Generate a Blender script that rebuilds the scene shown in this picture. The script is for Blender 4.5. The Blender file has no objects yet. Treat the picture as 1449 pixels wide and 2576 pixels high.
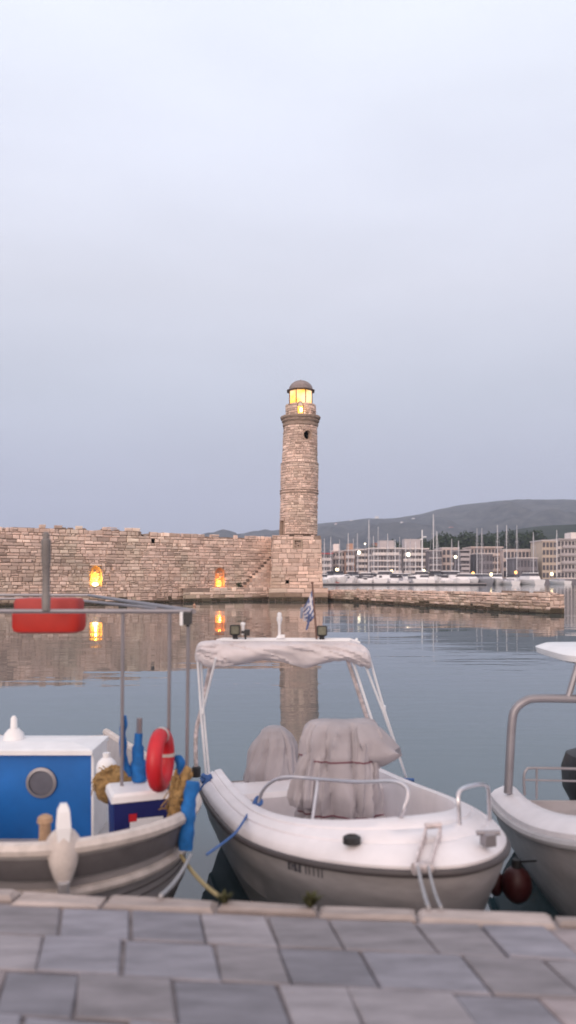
import bpy, math, random
from mathutils import Vector, noise as NZ
R = math.radians
rnd = random.Random(7)
scn = bpy.context.scene
col = scn.collection
F_PX, HX, HY, CAM_Z = 1938.0, 724.5, 1448.0, 2.6

def P(x, y, Y):
    """point that lies at real distance Y along the sight line measured in the photograph"""
    return Vector(((x - HX) / F_PX * Y, Y, CAM_Z - (y - HY) / F_PX * Y))

# ------------------------------------------------------------------ materials
def mat(name, c, rough=0.6, metal=0.0, var=0.12, vscale=6.0, bump=0.0, bscale=20.0, attr=False, c2=None, spec=0.5, stretch=None):
    m = bpy.data.materials.new(name); m.use_nodes = True
    nt = m.node_tree; N = nt.nodes; L = nt.links
    b = N['Principled BSDF']
    b.inputs['Roughness'].default_value = rough
    b.inputs['Metallic'].default_value = metal
    b.inputs['Specular IOR Level'].default_value = spec
    tc = N.new('ShaderNodeTexCoord')
    vec = tc.outputs['Object']
    if stretch:
        mp = N.new('ShaderNodeMapping'); mp.inputs['Scale'].default_value = stretch
        L.new(vec, mp.inputs['Vector']); vec = mp.outputs['Vector']
    n = N.new('ShaderNodeTexNoise'); n.inputs['Scale'].default_value = vscale
    n.inputs['Detail'].default_value = 6; n.inputs['Roughness'].default_value = 0.62
    L.new(vec, n.inputs['Vector'])
    r = N.new('ShaderNodeValToRGB')
    r.color_ramp.elements[0].position = 0.3; r.color_ramp.elements[1].position = 0.7
    lo = c2 if c2 else [max(0, v * (1 - var)) for v in c]
    hi = c if c2 else [min(1, v * (1 + var)) for v in c]
    r.color_ramp.elements[0].color = (*lo, 1); r.color_ramp.elements[1].color = (*hi, 1)
    L.new(n.outputs['Fac'], r.inputs['Fac'])
    out = r.outputs['Color']
    if attr:
        a = N.new('ShaderNodeAttribute'); a.attribute_name = 'col'
        mx = N.new('ShaderNodeMix'); mx.data_type = 'RGBA'; mx.blend_type = 'MULTIPLY'
        mx.inputs[0].default_value = 1
        L.new(out, mx.inputs[6]); L.new(a.outputs['Color'], mx.inputs[7]); out = mx.outputs[2]
    L.new(out, b.inputs['Base Color'])
    if bump:
        n2 = N.new('ShaderNodeTexNoise'); n2.inputs['Scale'].default_value = bscale; n2.inputs['Detail'].default_value = 6
        L.new(vec, n2.inputs['Vector'])
        bp = N.new('ShaderNodeBump'); bp.inputs['Strength'].default_value = min(1, bump * 4); bp.inputs['Distance'].default_value = bump
        L.new(n2.outputs['Fac'], bp.inputs['Height']); L.new(bp.outputs['Normal'], b.inputs['Normal'])
    return m

def glow(name, c, s, c2=None, vs=4):
    m = bpy.data.materials.new(name); m.use_nodes = True
    nt = m.node_tree; b = nt.nodes['Principled BSDF']
    b.inputs['Base Color'].default_value = (*c, 1); b.inputs['Roughness'].default_value = 0.2
    b.inputs['Emission Color'].default_value = (*c, 1)
    b.inputs['Emission Strength'].default_value = s
    if c2:
        tc = nt.nodes.new('ShaderNodeTexCoord'); n = nt.nodes.new('ShaderNodeTexNoise'); n.inputs['Scale'].default_value = vs
        nt.links.new(tc.outputs['Object'], n.inputs['Vector'])
        r = nt.nodes.new('ShaderNodeValToRGB'); r.color_ramp.elements[0].position = .38; r.color_ramp.elements[1].position = .62
        r.color_ramp.elements[0].color = (*c, 1); r.color_ramp.elements[1].color = (*c2, 1)
        nt.links.new(n.outputs['Fac'], r.inputs['Fac']); nt.links.new(r.outputs['Color'], b.inputs['Emission Color'])
    return m

M = {}
M['stone'] = mat('stone', (1, .97, .95), .92, var=.2, vscale=2.2, bump=.03, bscale=5, attr=True, spec=.2)
M['mortar'] = mat('mortar', (.29, .22, .183), .95, var=.3, vscale=3, bump=.02, spec=.1)
M['weedline'] = mat('wet_algae_stone', (.035, .03, .022), .6, var=.4, vscale=3, bump=.03, bscale=5)
M['paver'] = mat('paver', (1, 1, 1), .62, var=.42, vscale=6, bump=.009, bscale=18, attr=True, spec=.35, stretch=(.55, 2.2, 1))
M['joint'] = mat('joint', (.25, .22, .225), .95, var=.25, vscale=12)
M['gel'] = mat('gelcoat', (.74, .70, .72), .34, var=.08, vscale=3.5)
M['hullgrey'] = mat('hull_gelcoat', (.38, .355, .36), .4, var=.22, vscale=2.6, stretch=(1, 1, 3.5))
M['rub'] = mat('rubber', (.07, .06, .062), .6)
M['cover'] = mat('cover_cloth', (.37, .343, .365), .9, var=.16, vscale=3.5, bump=.016, bscale=8, spec=.2, stretch=(1, 1, .4))
M['canopy'] = mat('canopy_cloth', (.62, .58, .60), .85, var=.1, vscale=5, bump=.012, bscale=9, spec=.2, stretch=(.5, 1, 1))
M['cord'] = mat('cord', (.14, .04, .06), .8)
M['steel'] = mat('stainless', (.62, .6, .63), .28, .9, var=.06)
M['dullsteel'] = mat('dull_tube', (.27, .255, .275), .45, .5, var=.1)
M['whitetube'] = mat('white_tube', (.72, .74, .78), .35, var=.06)
M['rust'] = mat('rusty_tube', (.58, .51, .51), .4, .3, var=.45, vscale=22)
M['faded'] = mat('faded_lettering', (.07, .07, .085), .6, var=.4, vscale=30)
M['black'] = mat('black_plastic', (.02, .02, .022), .5, var=.2)
M['lamp'] = mat('lamp_glass', (.16, .16, .12), .2, var=.2, vscale=40)
M['white'] = mat('white_paint', (.78, .78, .8), .45, var=.06)
M['blue'] = mat('blue_paint', (.004, .13, .46), .45, var=.15, vscale=2)
M['navy'] = mat('navy_plastic', (.01, .015, .12), .4)
M['bluecloth'] = mat('blue_cloth', (.008, .12, .38), .85, var=.3, vscale=14, bump=.01)
M['red'] = mat('red_plastic', (.52, .012, .022), .45, var=.12)
M['buoyred'] = mat('buoy_red', (.50, .022, .012), .6, var=.2, vscale=2)
M['buoypale'] = mat('buoy_faded_red', (.40, .05, .045), .7, var=.2, vscale=2)
M['buoypost'] = mat('buoy_post', (.20, .185, .18), .6, .2, var=.3, vscale=3)
M['wood'] = mat('old_wood', (.42, .27, .17), .8, var=.25, vscale=9)
M['cream'] = mat('cream_paint', (.56, .50, .47), .65, var=.2, vscale=9)
M['greyhull'] = mat('grey_boards', (.42, .40, .41), .6, var=.14, vscale=4)
M['darkstrake'] = mat('dark_strake', (.12, .11, .115), .6, var=.2)
M['net'] = mat('ochre_net', (.27, .165, .065), .95, var=.5, vscale=35, bump=.02, bscale=60)
M['port'] = mat('porthole_glass', (.13, .13, .16), .25)
M['rope'] = mat('pale_rope', (.34, .34, .36), .9, var=.2, vscale=60)
M['yrope'] = mat('ochre_rope', (.32, .25, .12), .9, var=.3, vscale=60)
M['brope'] = mat('blue_rope', (.05, .12, .32), .9, var=.25, vscale=60)
M['fender'] = mat('dark_red_fender', (.055, .008, .009), .5)
M['flag'] = mat('flag_cloth', (1, 1, 1), .9, var=.06, vscale=40, attr=True)
M['pole'] = mat('brown_pole', (.16, .09, .07), .7)
M['dome'] = mat('dome_lead', (.26, .215, .21), .65, .25, var=.25, vscale=2.5)
M['mull'] = mat('lantern_iron', (.05, .025, .018), .6)
M['pane'] = glow('lit_pane', (1.0, .50, .08), 1.15, (.92, .70, .47), .8)
M['door'] = glow('lit_doorway', (1.0, .62, .02), 1.3, (1.0, .85, .2), 2)
M['bulb'] = glow('bulb', (1, .82, .4), 9)
M['globe'] = glow('globe', (1, .78, .42), 5)
M['globeo'] = glow('globe_orange', (1, .42, .1), 4)
M['globew'] = glow('globe_white', (1, .88, .62), 5)
M['pontoon'] = mat('pontoon', (.30, .27, .28), .8, var=.2, vscale=.3)
M['pondark'] = mat('pontoon_float', (.015, .014, .016), .8)
M['yhull'] = mat('yacht_hull', (.80, .78, .80), .4, var=.05)
M['ygrey'] = mat('yacht_grey', (.33, .33, .37), .5)
M['ydark'] = mat('yacht_dark', (.03, .03, .045), .5)
M['mast'] = mat('mast_alloy', (.66, .65, .68), .4, .3, var=.08)
M['hill'] = mat('hill_scrub', (.10, .098, .092), .95, c2=(.012, .018, .018), vscale=.03, spec=.1)
M['nearhill'] = mat('wooded_slope', (.045, .06, .042), .95, c2=(.018, .026, .02), vscale=.03, spec=.1)
M['leaf'] = mat('tree_leaves', (.05, .075, .035), .8, c2=(.02, .036, .02), vscale=.5, spec=.2)
M['trunk'] = mat('tree_trunk', (.12, .08, .055), .9)
M['weed'] = mat('weed_leaves', (.08, .075, .025), .8, c2=(.04, .045, .015), vscale=20)
for k, c in {'bw': (.78, .71, .69), 'bp': (.64, .53, .49), 'bb': (.52, .43, .35), 'bg': (.45, .41, .42), 'bd': (.20, .185, .205), 'bo': (.46, .27, .19)}.items():
    M[k] = mat('render_' + k, c, .85, var=.1, vscale=.4)
M['winglass'] = mat('window_glass', (.075, .07, .085), .3, var=.3, vscale=.5)
M['slab'] = mat('balcony_slab', (.62, .56, .55), .8)
M['roof'] = mat('roof_tile', (.4, .13, .09), .8)
M['redroof'] = mat('red_roof', (.45, .05, .05), .8)

# ------------------------------------------------------------------ mesh helper
class MB:
    def __init__(s): s.v = []; s.f = []; s.c = []; s.usecol = False
    def add(s, vs, fs, c=None):
        o = len(s.v); s.v += [tuple(p) for p in vs]; s.f += [tuple(i + o for i in f) for f in fs]
        s.c += [c or (1, 1, 1)] * len(vs)
        if c: s.usecol = True
        return s
    def box(s, x0, x1, y0, y1, z0, z1, c=None):
        return s.add([(x, y, z) for z in (z0, z1) for y in (y0, y1) for x in (x0, x1)],
                     [(0, 2, 3, 1), (4, 5, 7, 6), (0, 1, 5, 4), (2, 6, 7, 3), (0, 4, 6, 2), (1, 3, 7, 5)], c)
    def obox(s, cx, cy, z0, z1, w, d, a, c=None, taper=1.0, bev=0.0):
        ca, sa = math.cos(a), math.sin(a)
        def rect(hw, hd, z): return [(cx + ca * x - sa * y, cy + sa * x + ca * y, z) for x, y in ((-hw, -hd), (hw, -hd), (hw, hd), (-hw, hd))]
        lv = [rect(w / 2, d / 2, z0)]
        if bev: lv += [rect(w / 2 * taper, d / 2 * taper, z1 - bev), rect(w / 2 * taper - bev, d / 2 * taper - bev, z1)]
        else: lv += [rect(w / 2 * taper, d / 2 * taper, z1)]
        return s.loft(lv, caps=True, c=c)
    def loft(s, rings, closed=True, caps=False, c=None):
        n = len(rings[0]); vs = [p for r in rings for p in r]; fs = []
        for i in range(len(rings) - 1):
            for j in range(n if closed else n - 1):
                k = (j + 1) % n
                fs.append((i * n + j, i * n + k, (i + 1) * n + k, (i + 1) * n + j))
        if caps: fs += [tuple(range(n))[::-1], tuple(range((len(rings) - 1) * n, len(rings) * n))]
        return s.add(vs, fs, c)
    def tube(s, pts, r, n=8, caps=True, c=None):
        pts = [Vector(p) for p in pts]; rings = []; up = None
        for i, p in enumerate(pts):
            t = (pts[min(i + 1, len(pts) - 1)] - pts[max(i - 1, 0)]).normalized()
            if up is None:
                up = Vector((0, 0, 1)) if abs(t.z) < .9 else Vector((1, 0, 0))
            b = t.cross(up).normalized(); up = b.cross(t).normalized()
            rr = r[i] if isinstance(r, (list, tuple)) else r
            rings.append([p + b * (rr * math.cos(2 * math.pi * k / n)) + up * (rr * math.sin(2 * math.pi * k / n)) for k in range(n)])
        return s.loft(rings, caps=caps, c=c)
    def lathe(s, prof, cx, cy, n=24, c=None, a0=0.0, caps=True):
        return s.loft([[(cx + r * math.cos(a0 + 2 * math.pi * k / n), cy + r * math.sin(a0 + 2 * math.pi * k / n), z) for k in range(n)] for r, z in prof], caps=caps, c=c)
    def ball(s, p, rx, ry, rz, n=14, c=None):
        p = Vector(p); m = n // 2
        return s.loft([[(p.x + rx * math.sin(math.pi * (i + .02) / (m + .04)) * math.cos(2 * math.pi * k / n), p.y + ry * math.sin(math.pi * (i + .02) / (m + .04)) * math.sin(2 * math.pi * k / n), p.z - rz * math.cos(math.pi * (i + .02) / (m + .04))) for k in range(n)] for i in range(m + 1)], caps=True, c=c)
    def build(s, name, m, parent=None, smooth=False, local=False):
        me = bpy.data.meshes.new(name)
        off = Vector((0, 0, 0)) if (parent is None or local) else worg(parent)
        me.from_pydata([tuple(Vector(p) - off) for p in s.v], [], s.f); me.update()
        if s.usecol:
            a = me.attributes.new('col', 'FLOAT_COLOR', 'POINT')
            a.data.foreach_set('color', [x for c in s.c for x in (*c, 1)])
        me.materials.append(M[m] if isinstance(m, str) else m)
        if smooth:
            me.polygons.foreach_set('use_smooth', [True] * len(me.polygons))
            try: me.set_sharp_from_angle(angle=R(42))
            except Exception: pass
        o = bpy.data.objects.new(name, me); col.objects.link(o)
        if parent is not None: o.parent = parent
        return o

def worg(o):
    v = Vector((0, 0, 0))
    while o is not None: v += o.location; o = o.parent
    return v
def tag(o, label=None, cat=None, group=None, kind=None):
    if label: o['label'] = label
    if cat: o['category'] = cat
    if group: o['group'] = group
    if kind: o['kind'] = kind
    return o
def thing(name, label, cat, loc, group=None):
    o = bpy.data.objects.new(name, None); col.objects.link(o); o.location = loc; o.empty_display_size = .2
    return tag(o, label, cat, group)
def kids(o): return [c for c in bpy.data.objects if c.parent == o]
def dup(o, loc=None, rz=None, label=None, sc=None, parent=None):
    c = o.copy(); col.objects.link(c)
    if parent is not None: c.parent = parent
    for k in CH.get(o.name) or kids(o): dup(k, parent=c)
    if loc is not None: c.location = loc
    if rz is not None: c.rotation_euler = (0, 0, rz)
    if sc is not None: c.scale = sc
    if label: c['label'] = label
    return c
CH = {}
def curve(pts, n=6):
    pts = [Vector(p) for p in pts]; q = [pts[0]] + pts + [pts[-1]]; out = []
    for i in range(1, len(q) - 2):
        for k in range(n):
            t = k / n; a, b, c, d = q[i - 1], q[i], q[i + 1], q[i + 2]
            out.append(.5 * ((2 * b) + (c - a) * t + (2 * a - 5 * b + 4 * c - d) * t * t + (3 * b - a - 3 * c + d) * t ** 3))
    return out + [pts[-1]]
def sag(a, b, d, n=10):
    a, b = Vector(a), Vector(b)
    return [a.lerp(b, i / n) - Vector((0, 0, d * 4 * (i / n) * (1 - i / n))) for i in range(n + 1)]

# ------------------------------------------------------------------ stone courses
def stone_tone(rg):
    t = rg.random(); k = 1.22 + .62 * rg.random()
    a, b = ((.50, .37, .315), (.48, .375, .33)) if t < .62 else ((.60, .475, .41), (.38, .28, .235))
    w = rg.random(); c = [a[i] + (b[i] - a[i]) * w for i in range(3)]
    return tuple(v * k for v in c)
def courses(mb, u0, u1, v0, v1, fn, sw=.55, sh=.3, rg=rnd, skip=None, top=None, gap=.04, dep=.07, tint=1.0, left=None, wet_shade=.35, rects=()):
    v = v0
    while v < v1:
        h = sh * rg.uniform(.72, 1.35); w1 = min(v + h, v1 + .02)
        if w1 - v < .08: break
        u = u0 + (left(v) if left else 0)
        big = rg.random() < .12
        while u < u1 - .05:
            w = sw * rg.uniform(.45, 1.5) * (1.5 if big else 1); ue = min(u + w, u1)
            if u1 - ue < .15: ue = u1
            hit = None
            for q in rects:
                if w1 > q[2] and v < q[3]:
                    if u < q[0] - .04 and ue > q[0]: ue = q[0]
                    elif q[0] - .04 <= u < q[1] - .04: ue = q[1] if ue > q[1] - .15 else ue; hit = q
            cu, cv = (u + ue) / 2, (v + w1) / 2
            okk = not (skip and skip(u, ue, v, w1)) and (top is None or cv < top(cu) + rg.uniform(-.12, .12))
            parts = [(u, v, ue, w1)]
            if okk and not big and rg.random() < .28 and ue - u > .3 * (sw / .55) and h > sh * .8:
                if rg.random() < .5: m_ = v + h * rg.uniform(.38, .6); parts = [(u, v, ue, m_), (u, m_, ue, w1)]
                else: m_ = u + (ue - u) * rg.uniform(.3, .7); m2 = v + h * rg.uniform(.4, .6); parts = [(u, v, m_, w1), (m_, v, ue, m2), (m_, m2, ue, w1)]
            if not okk: parts = []
            elif hit: parts = [z for z in ((u, v, ue, min(w1, hit[2])), (u, max(v, hit[3]), ue, w1)) if z[3] - z[1] > .06]
            U_, UE_, V_, W_ = u, ue, v, w1
            for u, v, ue, w1 in parts:
                g = gap * rg.uniform(.6, 1.5) / 2; d = dep * rg.uniform(.15, 1); ch = rg.uniform(.03, .07)
                J = lambda s_: rg.uniform(-s_, s_)
                ja = [(J(.032), J(.026)) for _ in range(4)]
                base = [(u + g, v + g), (ue - g, v + g), (ue - g, w1 - g), (u + g, w1 - g)]
                back = [fn(a + j[0] * .5, b + j[1] * .5, -.06) for (a, b), j in zip(base, ja)]
                mid = [fn(a + j[0], b + j[1], d - ch * .6) for (a, b), j in zip(base, ja)]
                sx, sy = ((1, 1), (-1, 1), (-1, -1), (1, -1)), ch
                fr = [fn(a + j[0] + q[0] * sy, b + j[1] + q[1] * sy, d + J(.008)) for (a, b), j, q in zip(base, ja, sx)]
                c = stone_tone(rg); c = tuple(x * tint for x in c)
                pk = 1 + .30 * NZ.noise((cu * .28, cv * .42, u1)) + .14 * NZ.noise((cu * .9, cv * .9, v1))
                if rg.random() < .05: pk *= .72
                gk = max(0, NZ.noise((cu * .35, cv * .3, 9 + u0)))
                c = (c[0] * pk * (1 - .12 * gk), c[1] * pk, c[2] * pk * (1 - .05 * gk))
                wl = wet_shade + .22 * NZ.noise((cu * .8, 0, 5))
                if cv < wl: c = (c[0] * .13, c[1] * .14, c[2] * .12)  # wet stain and ledge shadow both painted into the lowest stones
                elif cv < wl + .35 and wet_shade > 0 and rg.random() < .6: c = (c[0] * .62, c[1] * .62, c[2] * .58)
                mb.loft([back, mid, fr], caps=False, c=c)
                n = len(mb.v); mb.f.append((n - 4, n - 3, n - 2, n - 1))
            u, ue, v, w1 = UE_, UE_, V_, W_
        v = w1
def backing(mb, u0, u1, v0, v1, fn, holes=(), step=.12, top=None, d=-.035):
    nu, nv = max(1, int((u1 - u0) / step)), max(1, int((v1 - v0) / step))
    us = [u0 + (u1 - u0) * i / nu for i in range(nu + 1)]; vs = [v0 + (v1 - v0) * j / nv for j in range(nv + 1)]
    pts = [fn(u, v, d) for v in vs for u in us]; fs = []
    for j in range(nv):
        for i in range(nu):
            cu, cv = (us[i] + us[i + 1]) / 2, (vs[j] + vs[j + 1]) / 2
            if any(h(cu, cv) for h in holes) or (top and cv > top(cu) - .08): continue
            fs.append((j * (nu + 1) + i, j * (nu + 1) + i + 1, (j + 1) * (nu + 1) + i + 1, (j + 1) * (nu + 1) + i))
    mb.add(pts, fs)

# ------------------------------------------------------------------ camera
cam = bpy.data.cameras.new('camera'); co = bpy.data.objects.new('camera', cam); col.objects.link(co)
co.location = (0, 0, CAM_Z); co.rotation_euler = (R(90), 0, 0)
cam.sensor_fit = 'VERTICAL'; cam.sensor_height = 24; cam.sensor_width = 13.5
cam.lens = 24 * F_PX / 2576; cam.shift_y = (HY - 1288) / 2576
cam.clip_start = .05; cam.clip_end = 9000
cam.dof.use_dof = True; cam.dof.focus_distance = 16.0; cam.dof.aperture_fstop = cam.lens / 27.0
scn.camera = co

# ------------------------------------------------------------------ sky and light
w = bpy.data.worlds.new('World'); scn.world = w; w.use_nodes = True
nt = w.node_tree; N = nt.nodes; L = nt.links; N.clear()
out = N.new('ShaderNodeOutputWorld'); bgd = N.new('ShaderNodeBackground'); L.new(bgd.outputs[0], out.inputs[0])
tc = N.new('ShaderNodeTexCoord'); sp = N.new('ShaderNodeSeparateXYZ'); L.new(tc.outputs['Generated'], sp.inputs[0])
ramp = N.new('ShaderNodeValToRGB'); cr = ramp.color_ramp
stops = [(0.0, (.425, .452, .585)), (.05, (.445, .472, .60)), (.11, (.50, .525, .65)), (.225, (.64, .675, .785)), (.35, (.81, .83, .94)), (.48, (.88, .915, 1.05)), (.62, (.98, 1.03, 1.14)), (1.0, (.9, .95, 1.05))]
while len(cr.elements) < len(stops): cr.elements.new(.5)
for e, (p_, c_) in zip(cr.elements, stops): e.position = p_; e.color = (*c_, 1)
L.new(sp.outputs['Z'], ramp.inputs['Fac'])
# soft cloud layer
mp = N.new('ShaderNodeMapping'); mp.inputs['Scale'].default_value = (1.1, 1.1, 3.6); L.new(tc.outputs['Generated'], mp.inputs['Vector'])
cn = N.new('ShaderNodeTexNoise'); cn.inputs['Scale'].default_value = 1.7; cn.inputs['Detail'].default_value = 4; cn.inputs['Roughness'].default_value = .5
L.new(mp.outputs['Vector'], cn.inputs['Vector'])
mr = N.new('ShaderNodeMapRange'); mr.inputs[1].default_value = .3; mr.inputs[2].default_value = .7; mr.inputs[3].default_value = .95; mr.inputs[4].default_value = 1.07
L.new(cn.outputs['Fac'], mr.inputs[0])
cm = N.new('ShaderNodeMix'); cm.data_type = 'RGBA'; cm.blend_type = 'MULTIPLY'; cm.inputs[0].default_value = 1
L.new(ramp.outputs['Color'], cm.inputs[6]); L.new(mr.outputs[0], cm.inputs[7])
# the sunset half of the overcast sky (behind the photographer) is brighter and warmer
wr = N.new('ShaderNodeMapRange'); wr.inputs[1].default_value = .15; wr.inputs[2].default_value = -.9; wr.inputs[3].default_value = 0; wr.inputs[4].default_value = 1
L.new(sp.outputs['Y'], wr.inputs[0])
wm = N.new('ShaderNodeMix'); wm.data_type = 'RGBA'
L.new(wr.outputs[0], wm.inputs[0]); L.new(cm.outputs[2], wm.inputs[6]); wm.inputs[7].default_value = (1.5, 1.17, 1.05, 1)
sky = N.new('ShaderNodeTexSky'); sky.sky_type = 'NISHITA'; sky.sun_disc = False
SUN_EL, SUN_ROT = R(16), R(200)
sky.sun_elevation = SUN_EL; sky.sun_rotation = SUN_ROT
ss = N.new('ShaderNodeMix'); ss.data_type = 'RGBA'; ss.blend_type = 'MULTIPLY'; ss.inputs[0].default_value = 1
L.new(sky.outputs[0], ss.inputs[6]); ss.inputs[7].default_value = (.07, .07, .07, 1)
fm = N.new('ShaderNodeMix'); fm.data_type = 'RGBA'; fm.inputs[0].default_value = .06
L.new(wm.outputs[2], fm.inputs[6]); L.new(ss.outputs[2], fm.inputs[7])
L.new(fm.outputs[2], bgd.inputs['Color']); bgd.inputs['Strength'].default_value = 1.0
sl = bpy.data.lights.new('sun', 'SUN'); sl.energy = 1.3; sl.angle = R(35); sl.color = (1, .86, .76)
so = bpy.data.objects.new('sun', sl); col.objects.link(so)
sd = Vector((math.sin(SUN_ROT) * math.cos(SUN_EL), math.cos(SUN_ROT) * math.cos(SUN_EL), math.sin(SUN_EL)))
so.rotation_euler = sd.to_track_quat('Z', 'Y').to_euler(); so.location = (-6, -20, 30)

# ------------------------------------------------------------------ water
wmat = bpy.data.materials.new('harbour_water'); wmat.use_nodes = True
nt = wmat.node_tree; N = nt.nodes; L = nt.links; b = N['Principled BSDF']
b.inputs['Base Color'].default_value = (.034, .070, .084, 1); b.inputs['Roughness'].default_value = .03; b.inputs['IOR'].default_value = 1.95
geo = N.new('ShaderNodeNewGeometry')
def wn(scale, sx, sy, det):
    m_ = N.new('ShaderNodeMapping'); m_.inputs['Scale'].default_value = (sx, sy, 1); L.new(geo.outputs['Position'], m_.inputs['Vector'])
    n_ = N.new('ShaderNodeTexNoise'); n_.inputs['Scale'].default_value = scale; n_.inputs['Detail'].default_value = det
    L.new(m_.outputs['Vector'], n_.inputs['Vector']); return n_
big, fine, patch = wn(.22, .35, 1.0, 2), wn(1.1, .45, 1.25, 3), wn(.05, .5, 1.3, 3)
pr = N.new('ShaderNodeMapRange'); pr.inputs[1].default_value = .42; pr.inputs[2].default_value = .62; pr.inputs[3].default_value = .08; pr.inputs[4].default_value = 1.05
L.new(patch.outputs['Fac'], pr.inputs[0])
mu = N.new('ShaderNodeMath'); mu.operation = 'MULTIPLY'; L.new(fine.outputs['Fac'], mu.inputs[0]); L.new(pr.outputs[0], mu.inputs[1])
mu2 = N.new('ShaderNodeMath'); mu2.operation = 'MULTIPLY'; L.new(mu.outputs[0], mu2.inputs[0]); mu2.inputs[1].default_value = .30
ad = N.new('ShaderNodeMath'); ad.operation = 'ADD'; L.new(mu2.outputs[0], ad.inputs[0]); L.new(big.outputs['Fac'], ad.inputs[1])
bp = N.new('ShaderNodeBump'); bp.inputs['Strength'].default_value = 1; bp.inputs['Distance'].default_value = .045
L.new(ad.outputs[0], bp.inputs['Height']); L.new(bp.outputs['Normal'], b.inputs['Normal'])
mb = MB(); mb.add([(-3600, -40, 0), (3600, -40, 0), (3600, 3600, 0), (-3600, 3600, 0)], [(0, 1, 2, 3)])
tag(mb.build('water', wmat), 'calm grey blue harbour water', kind='structure')

# ------------------------------------------------------------------ quay with paving
QZ = .95
EA, EB = Vector((-1.49, 4.03, 0)), Vector((1.40, 3.75, 0))
ed = (EB - EA).normalized()
def edge_y(x): return EA.y + (x - EA.x) * ed.y / ed.x
mb = MB()
xs = (-40, 40)
mb.add([(x, y, z) for z in (-2.5, QZ - .02) for x, y in ((-40, -30), (40, -30), (40, edge_y(40) - .03), (-40, edge_y(-40) - .03))],
       [(0, 3, 2, 1), (4, 5, 6, 7), (0, 1, 5, 4), (1, 2, 6, 5), (2, 3, 7, 6), (3, 0, 4, 7)])
quay = tag(mb.build('quay', 'joint'), 'harbour quay in the foreground', kind='structure')
e2 = Vector((-.20, .98, 0)).normalized()
mb = MB(); rg = random.Random(3); row = 0; dist = .16
while dist < 3.4:
    dep = .34 * rg.uniform(.85, 1.15); u = -3.2 + rg.uniform(0, .4)
    while u < 3.2:
        wd = .35 * rg.uniform(.7, 1.3); g = .0045
        def T(a, d_, z): 
            p = EA + ed * (a - EA.x) - e2 * (d_ / e2.y); return (p.x, p.y, z)
        j = lambda: rg.uniform(-.010, .010)
        cs = [(u + g + j(), dist + dep - g + j()), (u + wd - g + j(), dist + dep - g + j()), (u + wd - g + j(), dist + g + j()), (u + g + j(), dist + g + j())]
        zt = QZ + rg.uniform(-.004, .006); cu, cd = u + wd / 2, dist + dep / 2
        t = rg.random(); k = rg.uniform(.92, 1.38)
        c = (.225, .218, .25) if t < .6 else ((.265, .245, .265) if t < .88 else (.31, .265, .275))
        c = tuple(v * k for v in c)
        sh = lambda s_: [(cu + (a - cu) * s_, cd + (d_ - cd) * s_) for a, d_ in cs]
        mb.loft([[T(a, d_, QZ - .03) for a, d_ in cs], [T(a, d_, zt - .008) for a, d_ in cs], [T(a, d_, zt + rg.uniform(-.002, .002)) for a, d_ in sh(.955)]], c=c)
        n = len(mb.v); mb.f.append((n - 4, n - 3, n - 2, n - 1))
        u += wd
    dist += dep
tag(mb.build('pavement', 'paver'), 'grey and pinkish stone paving slabs of the quay', kind='structure')
mb = MB(); u = -3.4
while u < 3.4:
    wd = rg.uniform(.38, .75); dd = rg.uniform(.10, .15); zt = QZ + rg.uniform(.0, .014); ov = rg.uniform(-.02, .03)
    A = EA + ed * (u + .008 - EA.x); B = EA + ed * (u + wd - .008 - EA.x); nn = Vector((-ed.y, ed.x, 0))
    ring = lambda s_, z: [tuple(Vector((p.x, p.y, 0)) + nn * o + Vector((0, 0, z + rg.uniform(-.008, .008)))) for p, o in ((A + ed * s_, -dd + s_), (B - ed * s_, -dd + s_), (B - ed * s_ * 1.6, ov - s_), (A + ed * s_ * 1.3, ov - s_))]
    k = rg.uniform(.75, 1.12)
    dd *= rg.uniform(.75, 1.15); mb.loft([ring(0, QZ - .22), ring(0, zt - .02), ring(.02, zt)], caps=True, c=(.47 * k, .395 * k, .37 * k)); u += wd
tag(mb.build('quay_kerb', 'paver'), 'pale worn stone kerb along the quay edge', kind='structure')

# weeds rooted in the kerb joint
def weed(x, y, Y, n, s, label):
    p = P(x, y, Y); p.z = QZ; p.y = edge_y(p.x) - .06
    t = thing('weed_tuft', label, 'weed', p)
    mb = MB(); r2 = random.Random(int(x))
    for i in range(n):
        a = r2.uniform(0, 6.28); l = s * r2.uniform(.5, 1); lean = r2.uniform(.2, .8); wdt = .006
        q = [p + Vector((math.cos(a) * l * lean * f, math.sin(a) * l * lean * f, l * (f - .35 * f * f * lean))) for f in (0, .35, .7, 1)]
        sd_ = Vector((-math.sin(a), math.cos(a), 0)) * wdt
        mb.add([q[0] - sd_, q[0] + sd_, q[1] + sd_ * 1.6, q[1] - sd_ * 1.6, q[2] + sd_ * 1.3, q[2] - sd_ * 1.3, q[3]], [(0, 1, 2, 3), (3, 2, 4, 5), (5, 4, 6)])
    mb.build('leaves', 'weed', t)
weed(565, 2268, 3.86, 46, .085, 'small yellowish weed tuft on the kerb where the ochre rope ends')
weed(780, 2280, 3.84, 60, .10, 'dark weed tuft on the kerb below the hull of the white motor boat')

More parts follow.
